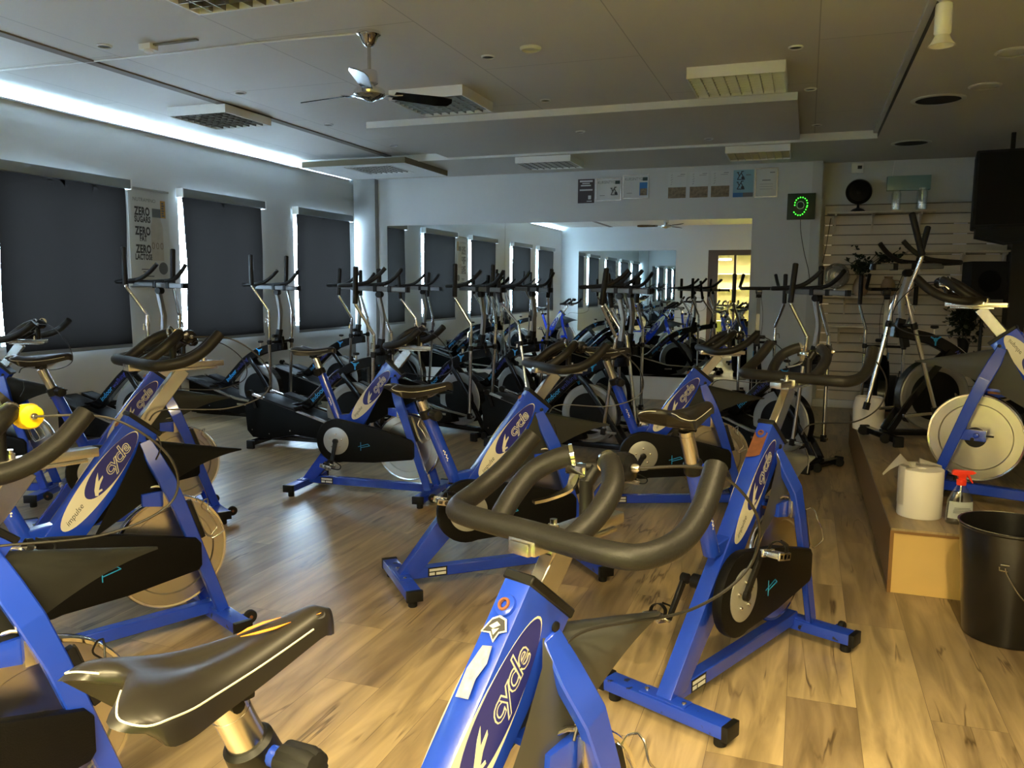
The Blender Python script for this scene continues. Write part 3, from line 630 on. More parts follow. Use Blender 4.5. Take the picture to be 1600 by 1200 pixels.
# ceiling fan
o = thing('ceiling_fan', 'chrome ceiling fan with three dark blades, hanging in the upper left centre', 'fan', (-2.775, 4.9, ZC))
bm = B(); lathe(bm, [(.075, 0), (.078, -.02), (.06, -.032), (.045, -.07), (.025, -.092), (.012, -.095)], (0, 0, 0), seg=32); obj('canopy', bm, 'chrome', o)
bm = B(); cyl(bm, (0, 0, -.09), (0, 0, -.30), .012, 14); obj('rod', bm, 'alu', o)
bm = B(); lathe(bm, [(.02, 0), (.05, -.01), (.055, -.03), (.055, -.09), (.04, -.1), (.036, -.12), (.09, -.125), (.105, -.14), (.105, -.165), (.09, -.18), (.05, -.19), (.02, -.205)], (0, 0, -.235), seg=36); obj('motor_housing', bm, 'chrome', o)
for k, a in enumerate((48, 170, 292)):
    a = R_(a); d = Vector((math.cos(a), math.sin(a), 0)); s = Vector((-math.sin(a), math.cos(a), 0)); z = -.385
    bm = B(); rtube(bm, [d*.09+V(0, 0, z), d*.16+V(0, 0, z-.004), d*.22+V(0, 0, z+.002)], [.03, .05, .07], .006, up=s); ir = obj('blade_iron', bm, 'chrome', o)
    bm = B(); tw = V(0, 0, .30); W = (s-tw).normalized(); U = d; Nn = U.cross(W)
    prism(bm, [(.17, -.045), (.50, -.06), (.575, -.045), (.59, 0), (.575, .045), (.50, .06), (.17, .045)], -.003, .003, frame=(V(0, 0, z), U, W, Nn)); obj('blade', bm, 'gloss', o)
bm = B(); tube(bm, smooth_path([(-6.37, 4.80, 3.143), (-5.6, 4.83, 3.143), (-4.6, 4.86, 3.143), (-3.6, 4.85, 3.143), (-2.86, 4.89, 3.143)]), .0065, 6); tag(obj('ceiling_cable', bm, 'white'), 'white cable clipped across the ceiling to the fan', 'cable')
o = thing('smoke_detector', 'small white detector box beside the ceiling cable', 'detector', (-4.37, 4.66, ZC))
bm = B(); bb(bm, -.05, .05, -.04, .04, -.04, -.0005, bev=.004); obj('housing', bm, 'white', o)
bm = B(); lathe(bm, [(.03, 0), (.03, -.012), (.02, -.018)], (.0, 0, -.04), seg=20); obj('sensor', bm, 'white', o)
bm = B(); bb(bm, .05, .42, -.012, .012, -.012, -.0005); obj('cable_channel', bm, 'olive', o, smooth=False)
# recessed spots and round vents
def ring(label, name, cat, x, y, z, r, m, group, depth=.012, rim='white'):
    o = thing(name, label, cat, (x, y, z), group=group)
    bm = B(); lathe(bm, [(r*.82, -.001), (r, -.001), (r*1.0, -depth*.5), (r*.86, -depth), (r*.82, -depth*.8)], (0, 0, 0), seg=28, cap=False); obj('rim', bm, rim, o)
    bm = B(); lathe(bm, [(r*.83, 0), (r*.83, -.004)], (0, 0, 0), seg=24); obj('insert', bm, m, o)
for x, y, lb in ((-4.68, 4.58, 'left of the white detector box'), (-4.67, 6.02, 'between the detector box and the window-side light'), (-4.71, 7.46, 'between the window-side light and the fan blade'), (-4.67, 8.79, 'near the hanging corner panel'),
              (-2.24, 5.67, 'just left of the pale round cover'), (-2.26, 7.11, 'right of the light behind the fan'), (-.15, 6.12, 'right above the light nearest the camera on the right'), (-.05, 7.40, 'at the right end of the lowered panel'), (.02, 9.0, 'near the ceiling edge before the back row')):
    ring('small dark recessed ceiling spot ' + lb, 'ceiling_spot', 'spotlight', x, y, ZC, .05, 'ink', 'small recessed ceiling spots')
for x, y, lb in ((-2.26, 8.3, 'under the lowered panel, left one'), (-1.06, 9.1, 'under the lowered panel, right one')):
    ring('small dark recessed ceiling spot ' + lb, 'ceiling_spot', 'spotlight', x, y, 3.09, .05, 'ink', 'small recessed ceiling spots')
ring('pale round ceiling cover right of the fan', 'ceiling_cover', 'cover', -1.88, 5.56, ZC, .075, 'clip', None, .022)
ring('large dark round ceiling vent nearer the camera', 'ceiling_vent', 'vent', .95, 7.75, ZC2, .21, 'guard', 'round ceiling vents')
ring('large dark round ceiling vent nearer the slat wall', 'ceiling_vent', 'vent', .98, 9.9, ZC2, .20, 'guard', 'round ceiling vents')
ring('plain round ceiling cover between the dark vents and the right wall', 'ceiling_cover', 'cover', 1.22, 7.35, ZC2, .115, 'ceilplain', None, .015, 'ceilplain')
ring('plain round ceiling cover at the upper right edge of the photo', 'ceiling_cover', 'cover', 1.22, 6.38, ZC2, .12, 'ceilplain', None, .015, 'ceilplain')
o = thing('pendant_spot', 'white spot lamp hanging from the ceiling edge at the top right', 'lamp', (.52, 4.25, 3.149))
bm = B(); bb(bm, -.02, .02, -.35, .05, -.03, 0); obj('track', bm, 'white', o, smooth=False)
bm = B(); lathe(bm, [(.03, -.03), (.035, -.05), (.012, -.07)], (0, 0, -.30), seg=18); tube(bm, [(0, 0, -.03), (0, 0, -.34)], .004, 6); lathe(bm, [(.03, 0), (.034, -.02), (.02, -.05)], (0, 0, -.20), seg=18); obj('stem', bm, 'white', o)
for (tx, ty, pw, ax, ay) in ((.52, 1.35, 38, -.9, 2.6), (.52, .45, 38, -1.6, 1.6)):  # two spots added out of view above to warm the foreground
    q = thing('added_fill_spot', 'added warm spot lamp on the ceiling edge to light the foreground, %s' % ('front one' if ty > 1 else 'rear one'), 'lamp', (tx, ty, 3.149))
    bm = B(); bb(bm, -.02, .02, -.2, .2, -.03, 0); tube(bm, [(0, 0, -.03), (0, 0, -.22)], .006, 6); obj('stem', bm, 'white', q)
    bm = B(); lathe(bm, [(.012, -.2), (.034, -.215), (.036, -.34), (.05, -.36), (.044, -.36), (.03, -.33), (.02, -.33)], (0, 0, 0), seg=24); obj('lamp_head', bm, 'white', q)
    ld = bpy.data.lights.new('spot_light', 'SPOT'); ld.energy = pw; ld.color = WARM_FILL; ld.spot_size = R_(150); ld.spot_blend = .8; ld.shadow_soft_size = .04
    lo = bpy.data.objects.new('spot_light', ld); COL.objects.link(lo); lo.parent = q; lo.location = (0, 0, -.37)
    lo.rotation_euler = Vector((ax-tx, ay-ty, -2.8)).to_track_quat('-Z', 'Y').to_euler()
bm = B(); lathe(bm, [(.012, -.36), (.034, -.375), (.036, -.39), (.036, -.50), (.03, -.51), (.045, -.54), (.058, -.555), (.05, -.555), (.02, -.52)], (0, 0, 0), seg=28); obj('lamp_head', bm, 'white', o)

# ================================================================== SPIN BIKE (x forward, y left, origin on the floor under the rear stabiliser)
TU = Vector((math.cos(R_(50.5)), 0, math.sin(R_(50.5))))      # main tube direction
TN = Vector((-math.sin(R_(50.5)), 0, math.cos(R_(50.5))))
def ellipse(a, b, n=40, pw=1.0, cx=0): return [(cx+a*math.cos(2*PI*k/n), b*math.copysign(abs(math.sin(2*PI*k/n))**pw, math.sin(2*PI*k/n))) for k in range(n)]
def make_bike(name, lab):
    t = thing(name, lab, 'exercise bike')
    # --- main tube with decals
    bm = B()
    prism(bm, [(-.02, .085), (.40, .625), (.672, .985), (.785, .885), (.55, .60), (.42, .44), (.085, .085)], -.031, .031, bev=.006)
    mt = obj('main_tube', bm, 'blue', t)
    bm = B(); rtube(bm, [V(.728, 0, .935)-TU*.012, V(.728, 0, .935)+TU*.007], .070, .158, bev=.003); obj('top_cap', bm, 'black', mt)
    bm = B(); lathe(bm, [(.021, -.002), (.020, .004), (.014, .006), (.009, .006), (.009, .001), (.0, .001)], V(.668, 0, .980)-TU*.055, TN, 28); ps = obj('pin_socket', bm, 'blue', mt, ang=25)
    bm = B(); lathe(bm, [(.0125, .0062), (.0115, .009), (.0075, .009), (.007, .004)], V(.668, 0, .980)-TU*.055, TN, 24, cap=False); obj('bushing', bm, 'rust', ps)
    for s in (-1, 1): 
        bm = B(); lathe(bm, [(.010, 0), (.010, .004), (.005, .007)], (.735, s*.031, .875), (0, s, 0), 14); obj('bolt', bm, 'black', mt)
    for s in (-1, 1):
        # right side: text climbs to the head; left side: decal turned half round
        c = V(.555, s*.0312, .742); U = TU*(1 if s < 0 else -1); W = TN*(1 if s < 0 else -1); Nn = V(0, s, 0)
        fr = (c, U, W, Nn)
        def egg(L0, L1, w, n=44):
            out = []
            for k in range(n):
                a = 2*PI*k/n; cu = math.cos(a); L = L1 if cu > 0 else L0
                out.append((L*cu, w*math.sin(a)*(1-.12*cu)))
            return out
        bm = B(); prism(bm, egg(.245, .215, .0535), 0, .0006, frame=fr); dl = obj('logo_decal', bm, 'cream', mt, smooth=False)
        bm = B(); prism(bm, [(u+.055, v) for u, v in egg(.155, .155, .0475)], .0006, .0011, frame=fr); obj('navy_oval', bm, 'navy', dl, smooth=False)
        bm = text_bm('cycle', .070, shear=.32, offset=.030, spacing=.86, sx=1.12); place_bm(bm, c+U*.082+W*.0+Nn*.0014, U, W, Nn); obj('lettering', bm, 'cream', dl, smooth=False)
        bm = text_bm('cycle', .070, shear=.32, offset=-.012, spacing=.86, sx=1.12); place_bm(bm, c+U*.082+W*.0+Nn*.0019, U, W, Nn); obj('lettering_fill', bm, 'navy', dl, smooth=False)
        bm = B(); prism(bm, [(-.070, -.030), (-.076, -.020), (-.060, -.004), (-.018, .020), (.004, .028), (-.012, .014), (-.024, .004), (.004, .006), (-.002, -.001), (-.030, -.008), (-.052, -.018), (-.040, -.024), (-.044, -.030), (-.060, -.024)], .0011, .0016, frame=fr); obj('swoosh', bm, 'cream', dl, smooth=False)
        bm = text_bm('impulse', .030, shear=.35, sx=1.0); place_bm(bm, c-U*.175+W*.0+Nn*.0010, U, W, Nn); obj('small_lettering', bm, 'ink', dl, smooth=False)
    # --- fork blades
    for s in (-1, 1):
        bm = B(); rtube(bm, [(.722, s*.022, .862), (.748, s*.052, .785), (.782, s*.084, .70), (.832, s*.086, .575), (1.0, s*.083, .085)], .028, [.05, .066, .066, .058, .052], up=(0, 1, 0), bev=.004)
        fk = obj('fork_blade', bm, 'blue', t)
        bm = B(); bb(bm, -.13, .01, s*.068 if s > 0 else -.094, .094 if s > 0 else s*.068, -.028, .030, bev=.003)
        bmesh.ops.translate(bm, vec=(.885, 0, .392), verts=bm.verts); lathe(bm, [(.013, 0), (.013, .012), (.007, .015)], (.80, s*.094, .395), (0, s, 0), 12); obj('axle_bracket', bm, 'blue', fk)
        bm = B(); cyl(bm, (.72, s*.082, .395), (.76, s*.082, .395), .005, 8); lathe(bm, [(.014, 0), (.014, .008), (.007, .011)], (.80, s*.094, .395), (0, s, 0), 12); obj('tension_bolt', bm, 'black', fk)
    bm = B(); prism(bm, [(.69, .65), (.69, .60), (.83, .575), (.835, .63), (.80, .655)], -.060, -.040, bev=.003); bb(bm, .70, .81, -.045, .045, .632, .648, bev=.003); br = obj('brake_bracket', bm, 'blue', t)
    bm = B(); bb(bm, .715, .775, -.020, .020, .617, .634); obj('brake_pad', bm, 'rust', br, smooth=False)
    bm = B(); tube(bm, [(.775, -.068, .70), (.782, -.068, .64), (.79, -.068, .60)], .009, 8); bb(bm, .765, .80, -.082, -.064, .585, .665, bev=.003); tube(bm, [(.69, -.02, .66), (.75, -.05, .675), (.78, -.068, .67)], .006, 8); obj('brake_caliper', bm, 'alu', br)
    # --- seat tube and link
    bm = B(); tube(bm, [(.278, 0, .54), (.138, 0, .874)], .031, 22); st = obj('seat_tube', bm, 'blue', t)
    bm = B(); rtube(bm, [(.262, 0, .548), (.43, 0, .566)], .05, .05, bev=.004); obj('link_tube', bm, 'blue', st)
    bm = B(); lathe(bm, [(.0345, -.012), (.036, -.008), (.034, .026), (.028, .032)], (.138, 0, .874), (-.387, 0, .922), 28); obj('collar', bm, 'black', st)
    ax = V(-.387, 0, .922); sd_ = V(.922, 0, .387); bm = B()
    for k, (a, b) in enumerate(((0, .4), (.25, .9), (.1, .7), (.5, 1), (0, .55), (.3, .9), (.1, .6))):
        prism(bm, [(k*.009, -.006+a*.012), (k*.009+.006, -.006+a*.012), (k*.009+.006, -.006+b*.012), (k*.009, -.006+b*.012)], 0, .001, frame=(V(.235, -.0308, .645), ax, sd_, V(0, -1, 0)))
    obj('worn_white_marks', bm, 'white', st, smooth=False)
    # --- seat post, knob, saddle
    bm = B(); tube(bm, [(.150, 0, .845), (.098, 0, .969)], .0255, 24); lathe(bm, [(.0262, 0), (.0262, .005)], (.107, 0, .947), (-.387, 0, .922), 20); obj('seat_post', bm, 'alu', t)
    bm = B(); ra = V(.25, -.968, 0)
    tube(bm, [V(.142, -.02, .884), V(.142, -.02, .884)+ra*.03], .014, 12); k0 = obj('adjusting_knob', bm, 'blue', t)
    bm = B(); prof = []
    c0 = V(.142, -.02, .884)+ra*.028
    X = Vector((0, 0, 1)); Y = ra.cross(X).normalized(); rings = []
    for h, rr in ((0, .020), (.006, .026), (.045, .028), (.058, .024), (.062, .012)):
        rings.append([bm.verts.new(c0+ra*h+(X*math.cos(2*PI*k/32)+Y*math.sin(2*PI*k/32))*(rr*(1-.10*(k % 4 == 0)))) for k in range(32)])
    for a in range(4):
        for k in range(32): bm.faces.new((rings[a][k], rings[a][(k+1) % 32], rings[a+1][(k+1) % 32], rings[a+1][k]))
    bm.faces.new(rings[0]); bm.faces.new(rings[-1]); obj('grip', bm, 'rubber', k0)
    bm = B(); NS, NT = 30, 20; grid = []
    for i in range(NS+1):
        s = i/NS; x = -.075 + s*.335
        w = .083*(1-s)**1.15*(1-.16*math.exp(-(s/.06)**2)) + .020 + .014*math.exp(-((s-.18)/.16)**2)
        w = w if s < .96 else w*(1-(s-.96)/.04*.45)
        zt = 1.050 + .016*math.exp(-(s/.25)**2) - .010*math.sin(PI*min(1, s*1.1)) + .006*s
        row = []
        for j in range(NT+1):
            q = -1+2*j/NT; a = abs(q); y = w*math.sin(q*PI/2*1.0)
            drop = (1-math.cos(a*PI/2))*(.046-.020*s); ch = -.013*math.exp(-(q/.22)**2)*(math.exp(-((s-.35)/.33)**2))
            xx = x + (.055*(1-min(a/.55, 1))**1.3 + .050*max(0, (a-.5)/.5)**2)*math.exp(-s*9)
            z = zt - drop + ch - (.020 if a > .93 else 0)*(1-s*.5)*min(1, .6+s*3)
            if s > .93: z -= (s-.93)*.16
            if s < .16: z -= ((.16-s)/.16)**2*(.030-.024*a)
            row.append(bm.verts.new((xx, y, z)))
        grid.append(row)
    for i in range(NS):
        for j in range(NT): bm.faces.new((grid[i][j], grid[i][j+1], grid[i+1][j+1], grid[i+1][j]))
    und = []
    for i in range(NS+1): a, b = grid[i][0].co, grid[i][NT].co; und.append(bm.verts.new(((a.x+b.x)/2, 0, min(a.z, b.z)-.003)))
    for i in range(NS):
        bm.faces.new((grid[i][0], grid[i+1][0], und[i+1], und[i])); bm.faces.new((grid[i][NT], und[i], und[i+1], grid[i+1][NT]))
    bm.faces.new([v for v in grid[0]]+[und[0]]); bm.faces.new([v for v in grid[NS]][::-1]+[und[NS]])
    edgeL = [grid[i][2].co.copy()+V(0, -.0003, .0006) for i in range(0, NS-1)]; edgeR = [grid[i][NT-2].co.copy()+V(0, .0003, .0006) for i in range(0, NS-1)]
    edgeL = smooth_path([grid[1][j].co+V(-.0004, 0, .0006) for j in (8, 6, 4)]+[q for q in edgeL[2::3]], 4); edgeR = smooth_path([grid[1][NT-j].co+V(-.0004, 0, .0006) for j in (8, 6, 4)]+[q for q in edgeR[2::3]], 4)
    sd = obj('saddle', bm, 'saddle', t, ang=70)
    bm = B(); tube(bm, edgeL, .0013, 5); tube(bm, edgeR, .0013, 5); obj('piping', bm, 'cream', sd)
    bm = B()
    for s in (-1, 1): tube(bm, smooth_path([(.0, s*.035, 1.0), (.04, s*.022, .985), (.13, s*.022, .985), (.18, s*.016, 1.005), (.225, s*.006, 1.025)]), .0038, 8)
    obj('rails', bm, 'steel', sd)
    bm = B(); bb(bm, .065, .125, -.03, .03, .972, .996, bev=.005); cyl(bm, (.095, -.04, .975), (.095, .04, .975), .009, 10); obj('saddle_clamp', bm, 'black', sd)
    # --- base
    bm = B(); rtube(bm, [(.02, 0, .085), (1.0, 0, .085)], .05, .055, bev=.004); ra_ = obj('base_rail', bm, 'blue', t)
    bm = B(); bb(bm, .13, .23, -.0262, -.0252, .062, .108); lp = obj('label_plate', bm, 'black', ra_, smooth=False)
    bm = B(); bb(bm, .137, .223, -.0267, -.0262, .088, .101); bb(bm, .137, .165, -.0267, -.0262, .068, .082); bb(bm, .172, .223, -.0267, -.0262, .068, .082); obj('label_print', bm, 'paper', lp, smooth=False)
    for x, hw in ((0., .25), (1.0, .27)):
        bm = B(); bb(bm, x-.0375, x+.0375, -hw, hw, .04, .085, bev=.005); bb(bm, x-.03, x+.03, -.09, .09, .0851, .091, bev=.002)
        sb = obj('rear_stabiliser' if x < .5 else 'front_stabiliser', bm, 'blue_worn', t)
        for s in (-1, 1):
            bm = B(); bb(bm, x-.040, x+.040, s*hw-.012, s*hw+.012, .036, .089, bev=.004); obj('end_cap', bm, 'black', sb)
            bm = B(); lathe(bm, [(.020, 0), (.022, .004), (.022, .03), (.010, .032), (.010, .042)], (x, s*(hw-.035), 0), (0, 0, 1), 16); obj('foot', bm, 'rubber', sb)
            bm = B(); lathe(bm, [(.009, 0), (.009, .003), (.005, .006)], (x, s*.075, .091), (0, 0, 1), 10); obj('bolt', bm, 'alu', sb)
            if x > .5:
                bm = B(); bb(bm, x+.03, x+.075, s*.17-.004, s*.17+.004, .045, .075); wk = obj('transport_wheel', bm, 'blue', t)
                bm = B(); lathe(bm, [(.014, -.011), (.027, -.011), (.03, -.007), (.03, .007), (.027, .011), (.014, .011)], (x+.075, s*.17+.016*s, .062), (0, 1, 0), 24); obj('tyre', bm, 'rubber', wk)
                bm = B(); cyl(bm, (x+.075, s*.17-.004, .062), (x+.075, s*.17+.03*s, .062), .008, 10); obj('hub', bm, 'rust', wk)
    # --- flywheel
    fc = (.818, 0, .372)
    bm = B(); lathe(bm, [(.03, -.012), (.178, -.012), (.183, -.018), (.228, -.018), (.228, .018), (.183, .018), (.178, .012), (.03, .012)], fc, (0, 1, 0), 72); fw = obj('flywheel', bm, 'steel', t, ang=4)
    bm = B(); lathe(bm, [(.229, -.0175), (.238, -.019), (.242, -.012), (.242, .012), (.238, .019), (.229, .0175)], fc, (0, 1, 0), 72, cap=False); obj('rim', bm, 'rim', fw)
    bm = B(); lathe(bm, [(.05, -.03), (.055, -.02), (.055, .02), (.05, .03)], fc, (0, 1, 0), 32); cyl(bm, (fc[0], -.1, fc[2]), (fc[0], .1, fc[2]), .010, 12); obj('hub', bm, 'black', fw)
    # --- chain guard, crank
    cc = V(.312, 0, .402)
    pts = [(cc.x+.158*math.cos(a), cc.z+.158*math.sin(a)) for a in [R_(80+k*(208/18)) for k in range(19)]]
    pts = pts + [(.60, .262), (.89, .300), (.905, .32), (.905, .415), (.885, .44), (.60, .515)]
    bm = B(); prism(bm, pts, -.118, -.078, bev=.010); cg = obj('chain_guard', bm, 'guard', t)
    bm = B(); lathe(bm, [(.098, 0), (.098, .003), (.094, .0045)], (cc.x, -.1181, cc.z), (0, -1, 0), 48); sp = obj('silver_disc', bm, 'disc', cg)
    bm = B()
    for k in range(5): a = k*2*PI/5+.3; lathe(bm, [(.006, 0), (.006, .008), (.004, .009)], (cc.x+.05*math.cos(a), -.1226, cc.z+.05*math.sin(a)), (0, -1, 0), 8)
    obj('disc_bolts', bm, 'alu', sp)
    bm = B(); 
    for a, b in (((.505, .345), (.505, .405)), ((.485, .372), (.56, .395)), ((.56, .395), (.575, .383)), ((.575, .383), (.505, .366))): tube(bm, [(a[0], -.119, a[1]), (b[0], -.119, b[1])], .0022, 5)
    obj('guard_emblem', bm, 'cyan', cg)
    bm = B(); cyl(bm, (cc.x, -.078, cc.z), (cc.x, .09, cc.z), .028, 18); obj('bottom_bracket', bm, 'black', t)
    for s in (-1, 1):
        y = s*.128; bm = B(); rtube(bm, [(0, y, 0), (.17, y+s*.012, 0)], .016, [.034, .024], bev=.004); lathe(bm, [(.02, -.016), (.02, .010), (.012, .013)], (0, y, 0), (0, s, 0), 18)
        ck = obj('crank', bm, 'black', t, loc=cc); ck['side'] = s
        bm = B(); cyl(bm, (0, 0, 0), (0, s*.02, 0), .008, 10)
        for x in (-.03, .03): bb(bm, x-.012, x+.012, s*.02, s*.095, -.010, .010, bev=.003)
        bb(bm, -.045, .045, s*.022, s*.032, -.014, .014, bev=.002); bb(bm, -.045, .045, s*.086, s*.095, -.014, .014, bev=.002); cyl(bm, (0, s*.02, 0), (0, s*.095, 0), .011, 12)
        pd = obj('pedal', bm, 'alu', t, loc=cc); pd['side'] = s
        bm = B(); rtube(bm, smooth_path([(-.0, s*.03, -.014), (.01, s*.03, .03), (.01, s*.06, .048), (.01, s*.09, .03), (0, s*.09, -.014)]), .022, .003, up=(1, 0, 0)); tube(bm, smooth_path([(.04, s*.058, -.01), (.09, s*.058, .0), (.095, s*.058, .03), (.03, s*.058, .05)]), .004, 6); obj('toe_strap', bm, 'black', pd)
    # --- plastic spear-shaped sweat guard
    bm = B(); rows = []; n = 18
    for i in range(n+1):
        s = i/n; xt = .70+s*.45; zt = .862 - .095*s; xb = .50+.65*s**.85; zb_ = .505 + .255*math.sin(s*PI/2)**.9
        hw = .052*(1-s)**.75+.003; row = []
        for (fx, fy) in ((1, -1), (.45, -1.05), (.12, -.92), (0, -.55), (-.02, 0), (0, .55), (.12, .92), (.45, 1.05), (1, 1)):
            row.append(bm.verts.new((xt*(1-fx)+xb*fx, hw*fy, zt*(1-fx)+zb_*fx+.004)))
        rows.append(row)
    for i in range(n):
        for j in range(8): bm.faces.new((rows[i][j], rows[i][j+1], rows[i+1][j+1], rows[i+1][j]))
    bmesh.ops.solidify(bm, geom=bm.faces[:], thickness=.003)
    obj('sweat_guard', bm, 'fin', t, ang=60)
    # --- bottle cage
    cgx = .86
    bm = B(); bb(bm, -.010, .010, -.013, .013, -.09, .09, bev=.004); bc = obj('cage_mount', bm, 'black', t, loc=(.895, -.08, .515)); bc.rotation_euler = (0, -R_(19), 0)
    for z in (-.05, .05):
        bm = B(); lathe(bm, [(.008, 0), (.008, .004)], (.0105, 0, z), (1, 0, 0), 10); obj('screw', bm, 'rust', bc)
    bm = B()
    for s in (-1, 1): tube(bm, round_path([(.013, s*.009, .08), (.013, s*.009, -.07), (.03, s*.012, -.115), (.085, s*.035, -.10), (.075, s*.038, -.03), (.05, s*.036, .02), (.07, s*.02, .05), (.078, 0, .055)], .015), .0028, 7)
    tube(bm, [(.013, -.009, .08), (.013, 0, .088), (.013, .009, .08)], .0028, 7)
    obj('wire_cage', bm, 'alu', bc)
    # --- handlebar post, slider, bar (moved together)
    pd_ = TU
    bm = B(); a = V(.728, 0, .935); rtube(bm, [a-pd_*.12, a+pd_*.158], .034, .058, bev=.003); obj('handlebar_post', bm, 'alu', t)
    bm = B(); bb(bm, .70, 1.0, -.024, .024, 1.064, 1.088, bev=.003); bb(bm, .76, .97, -.028, .028, 1.054, 1.0635, bev=.002); sl = obj('slider', bm, 'alu', t)
    for x in (.80, .92): bm = B(); lathe(bm, [(.011, 0), (.011, .012), (.007, .014), (.007, .022)], (x, 0, 1.088), (0, 0, 1), 12); obj('slider_bolt', bm, 'chrome', sl)
    z0 = 1.098; R0 = .0225
    bm = B(); C = [(1.0, -.225, z0+.115), (.93, -.24, z0+.055), (.85, -.245, z0+.015), (.77, -.225, z0), (.735, -.17, z0), (.735, 0, z0), (.735, .17, z0), (.77, .225, z0), (.85, .245, z0+.015), (.93, .24, z0+.055), (1.0, .225, z0+.115)]
    tube(bm, smooth_path(C, 7), R0, 16); hb = obj('handlebar', bm, 'foam', t)
    for s in (-1, 1):
        bm = B(); P = [(.735, s*.085, z0), (.79, s*.10, z0+.035), (.845, s*.098, z0+.075), (.885, s*.072, z0+.10), (.915, s*.042, z0+.112)]
        tube(bm, smooth_path(P, 6), R0*.95, 16); obj('inner_horn', bm, 'foam', hb)
        bm = B(); lathe(bm, [(.0232, 0), (.0232, .008)], (.908, s*.047, z0+.11), V(.60, -s*.72, .2), 16); obj('grip_ring', bm, 'chrome', hb)
    bm = B(); bb(bm, .708, .765, -.032, .032, z0-.034, z0-.006, bev=.004); obj('bar_clamp', bm, 'alu', hb)
    # resistance drum, lever, cable
    dc = V(.945, -.045, z0+.095)
    bm = B(); cyl(bm, dc+V(-.04, .05, .0), dc, .009, 10); cyl(bm, V(.90, 0, z0-.01), V(.90, 0, z0+.07), .014, 10); tube(bm, [V(.90, 0, z0+.06), dc+V(-.03, .03, 0)], .013, 10); dm = obj('resistance_mount', bm, 'black', t)
    bm = B(); rings = []; da = V(.0, -.99, .10).normalized(); X = da.cross(V(0, 0, 1)).normalized(); Y = da.cross(X)
    for h, rr in ((-.018, .022), (-.014, .030), (.018, .031), (.028, .027), (.032, .015)):
        rings.append([bm.verts.new(dc+da*h+(X*math.cos(2*PI*k/40)+Y*math.sin(2*PI*k/40))*(rr*(1-.05*(k % 5 == 0)))) for k in range(40)])
    for a in range(4):
        for k in range(40): bm.faces.new((rings[a][k], rings[a][(k+1) % 40], rings[a+1][(k+1) % 40], rings[a+1][k]))
    bm.faces.new(rings[0]); bm.faces.new(rings[-1]); obj('resistance_drum', bm, 'gloss', dm)
    bm = B(); lathe(bm, [(.009, 0), (.008, .010), (.005, .014)], dc+da*.034, da, 10); obj('cable_nipple', bm, 'alu', dm)
    bm = B(); rtube(bm, smooth_path([V(.905, .03, z0+.085), V(.875, .02, z0+.055), V(.835, .035, z0+.04), V(.80, .05, z0+.035)]), [.022, .022, .022, .021, .02, .019, .018, .017, .016, .015, .014, .013, .012, .012, .012, .012, .012, .012, .012], .006, up=(0, 1, 0)); bb(bm, .895, .93, .0, .05, z0+.075, z0+.095, bev=.004); obj('brake_lever', bm, 'chrome', dm)
    bm = B(); tube(bm, smooth_path([dc+da*.045, dc+V(.14, -.13, -.01), dc+V(.26, -.17, -.12), dc+V(.27, -.15, -.24), dc+V(.12, -.10, -.30), V(.83, -.06, .90), V(.775, -.04, .86)], 10), .0032, 7); tube(bm, smooth_path([V(.80, -.05, .80), V(.81, -.062, .75), V(.785, -.068, .70)]), .0032, 6); obj('brake_cable', bm, 'cable', t)
    return t
HB = ('handlebar_post', 'slider', 'handlebar', 'resistance_mount', 'brake_cable')
def setup_bike(t, x, y, deg, z=0, bar=0., slide=0., seat=0., crank=-90, drum=None, cage=None):
    t.location = (x, y, z); t.rotation_euler = (0, 0, R_(deg))
    for o in t.children:
        b = o.name.split('.')[0]
        if b == 'handlebar_post': o.location = TU*bar
        elif b == 'slider': o.location = TU*bar + V(0, 0, 0)
        elif b in ('handlebar', 'resistance_mount', 'brake_cable'): o.location = TU*bar + V(slide, 0, 0)
        elif b in ('seat_post', 'saddle'): o.location = V(-.387, 0, .922)*seat
        elif b == 'crank': a = crank + (180 if o['side'] > 0 else 0); o.rotation_euler = (0, -R_(a), 0)
        elif b == 'pedal':
            a = R_(crank + (180 if o['side'] > 0 else 0)); o.location = V(.312+.17*math.cos(a), o['side']*.134, .402+.17*math.sin(a)); o.rotation_euler = (0, R_(12), 0)
    if drum:
        d = kid(kid(t, 'resistance_mount'), 'resistance_drum'); d.data = d.data.copy(); d.data.materials[0] = M[drum]
    if cage:
        d = kid(kid(t, 'cage_mount'), 'wire_cage'); d.data = d.data.copy(); d.data.materials[0] = M[cage]
proto = make_bike('spin_bike', 'blue spin bike nearest the camera at bottom centre with scuffed head tube')
index_kids()
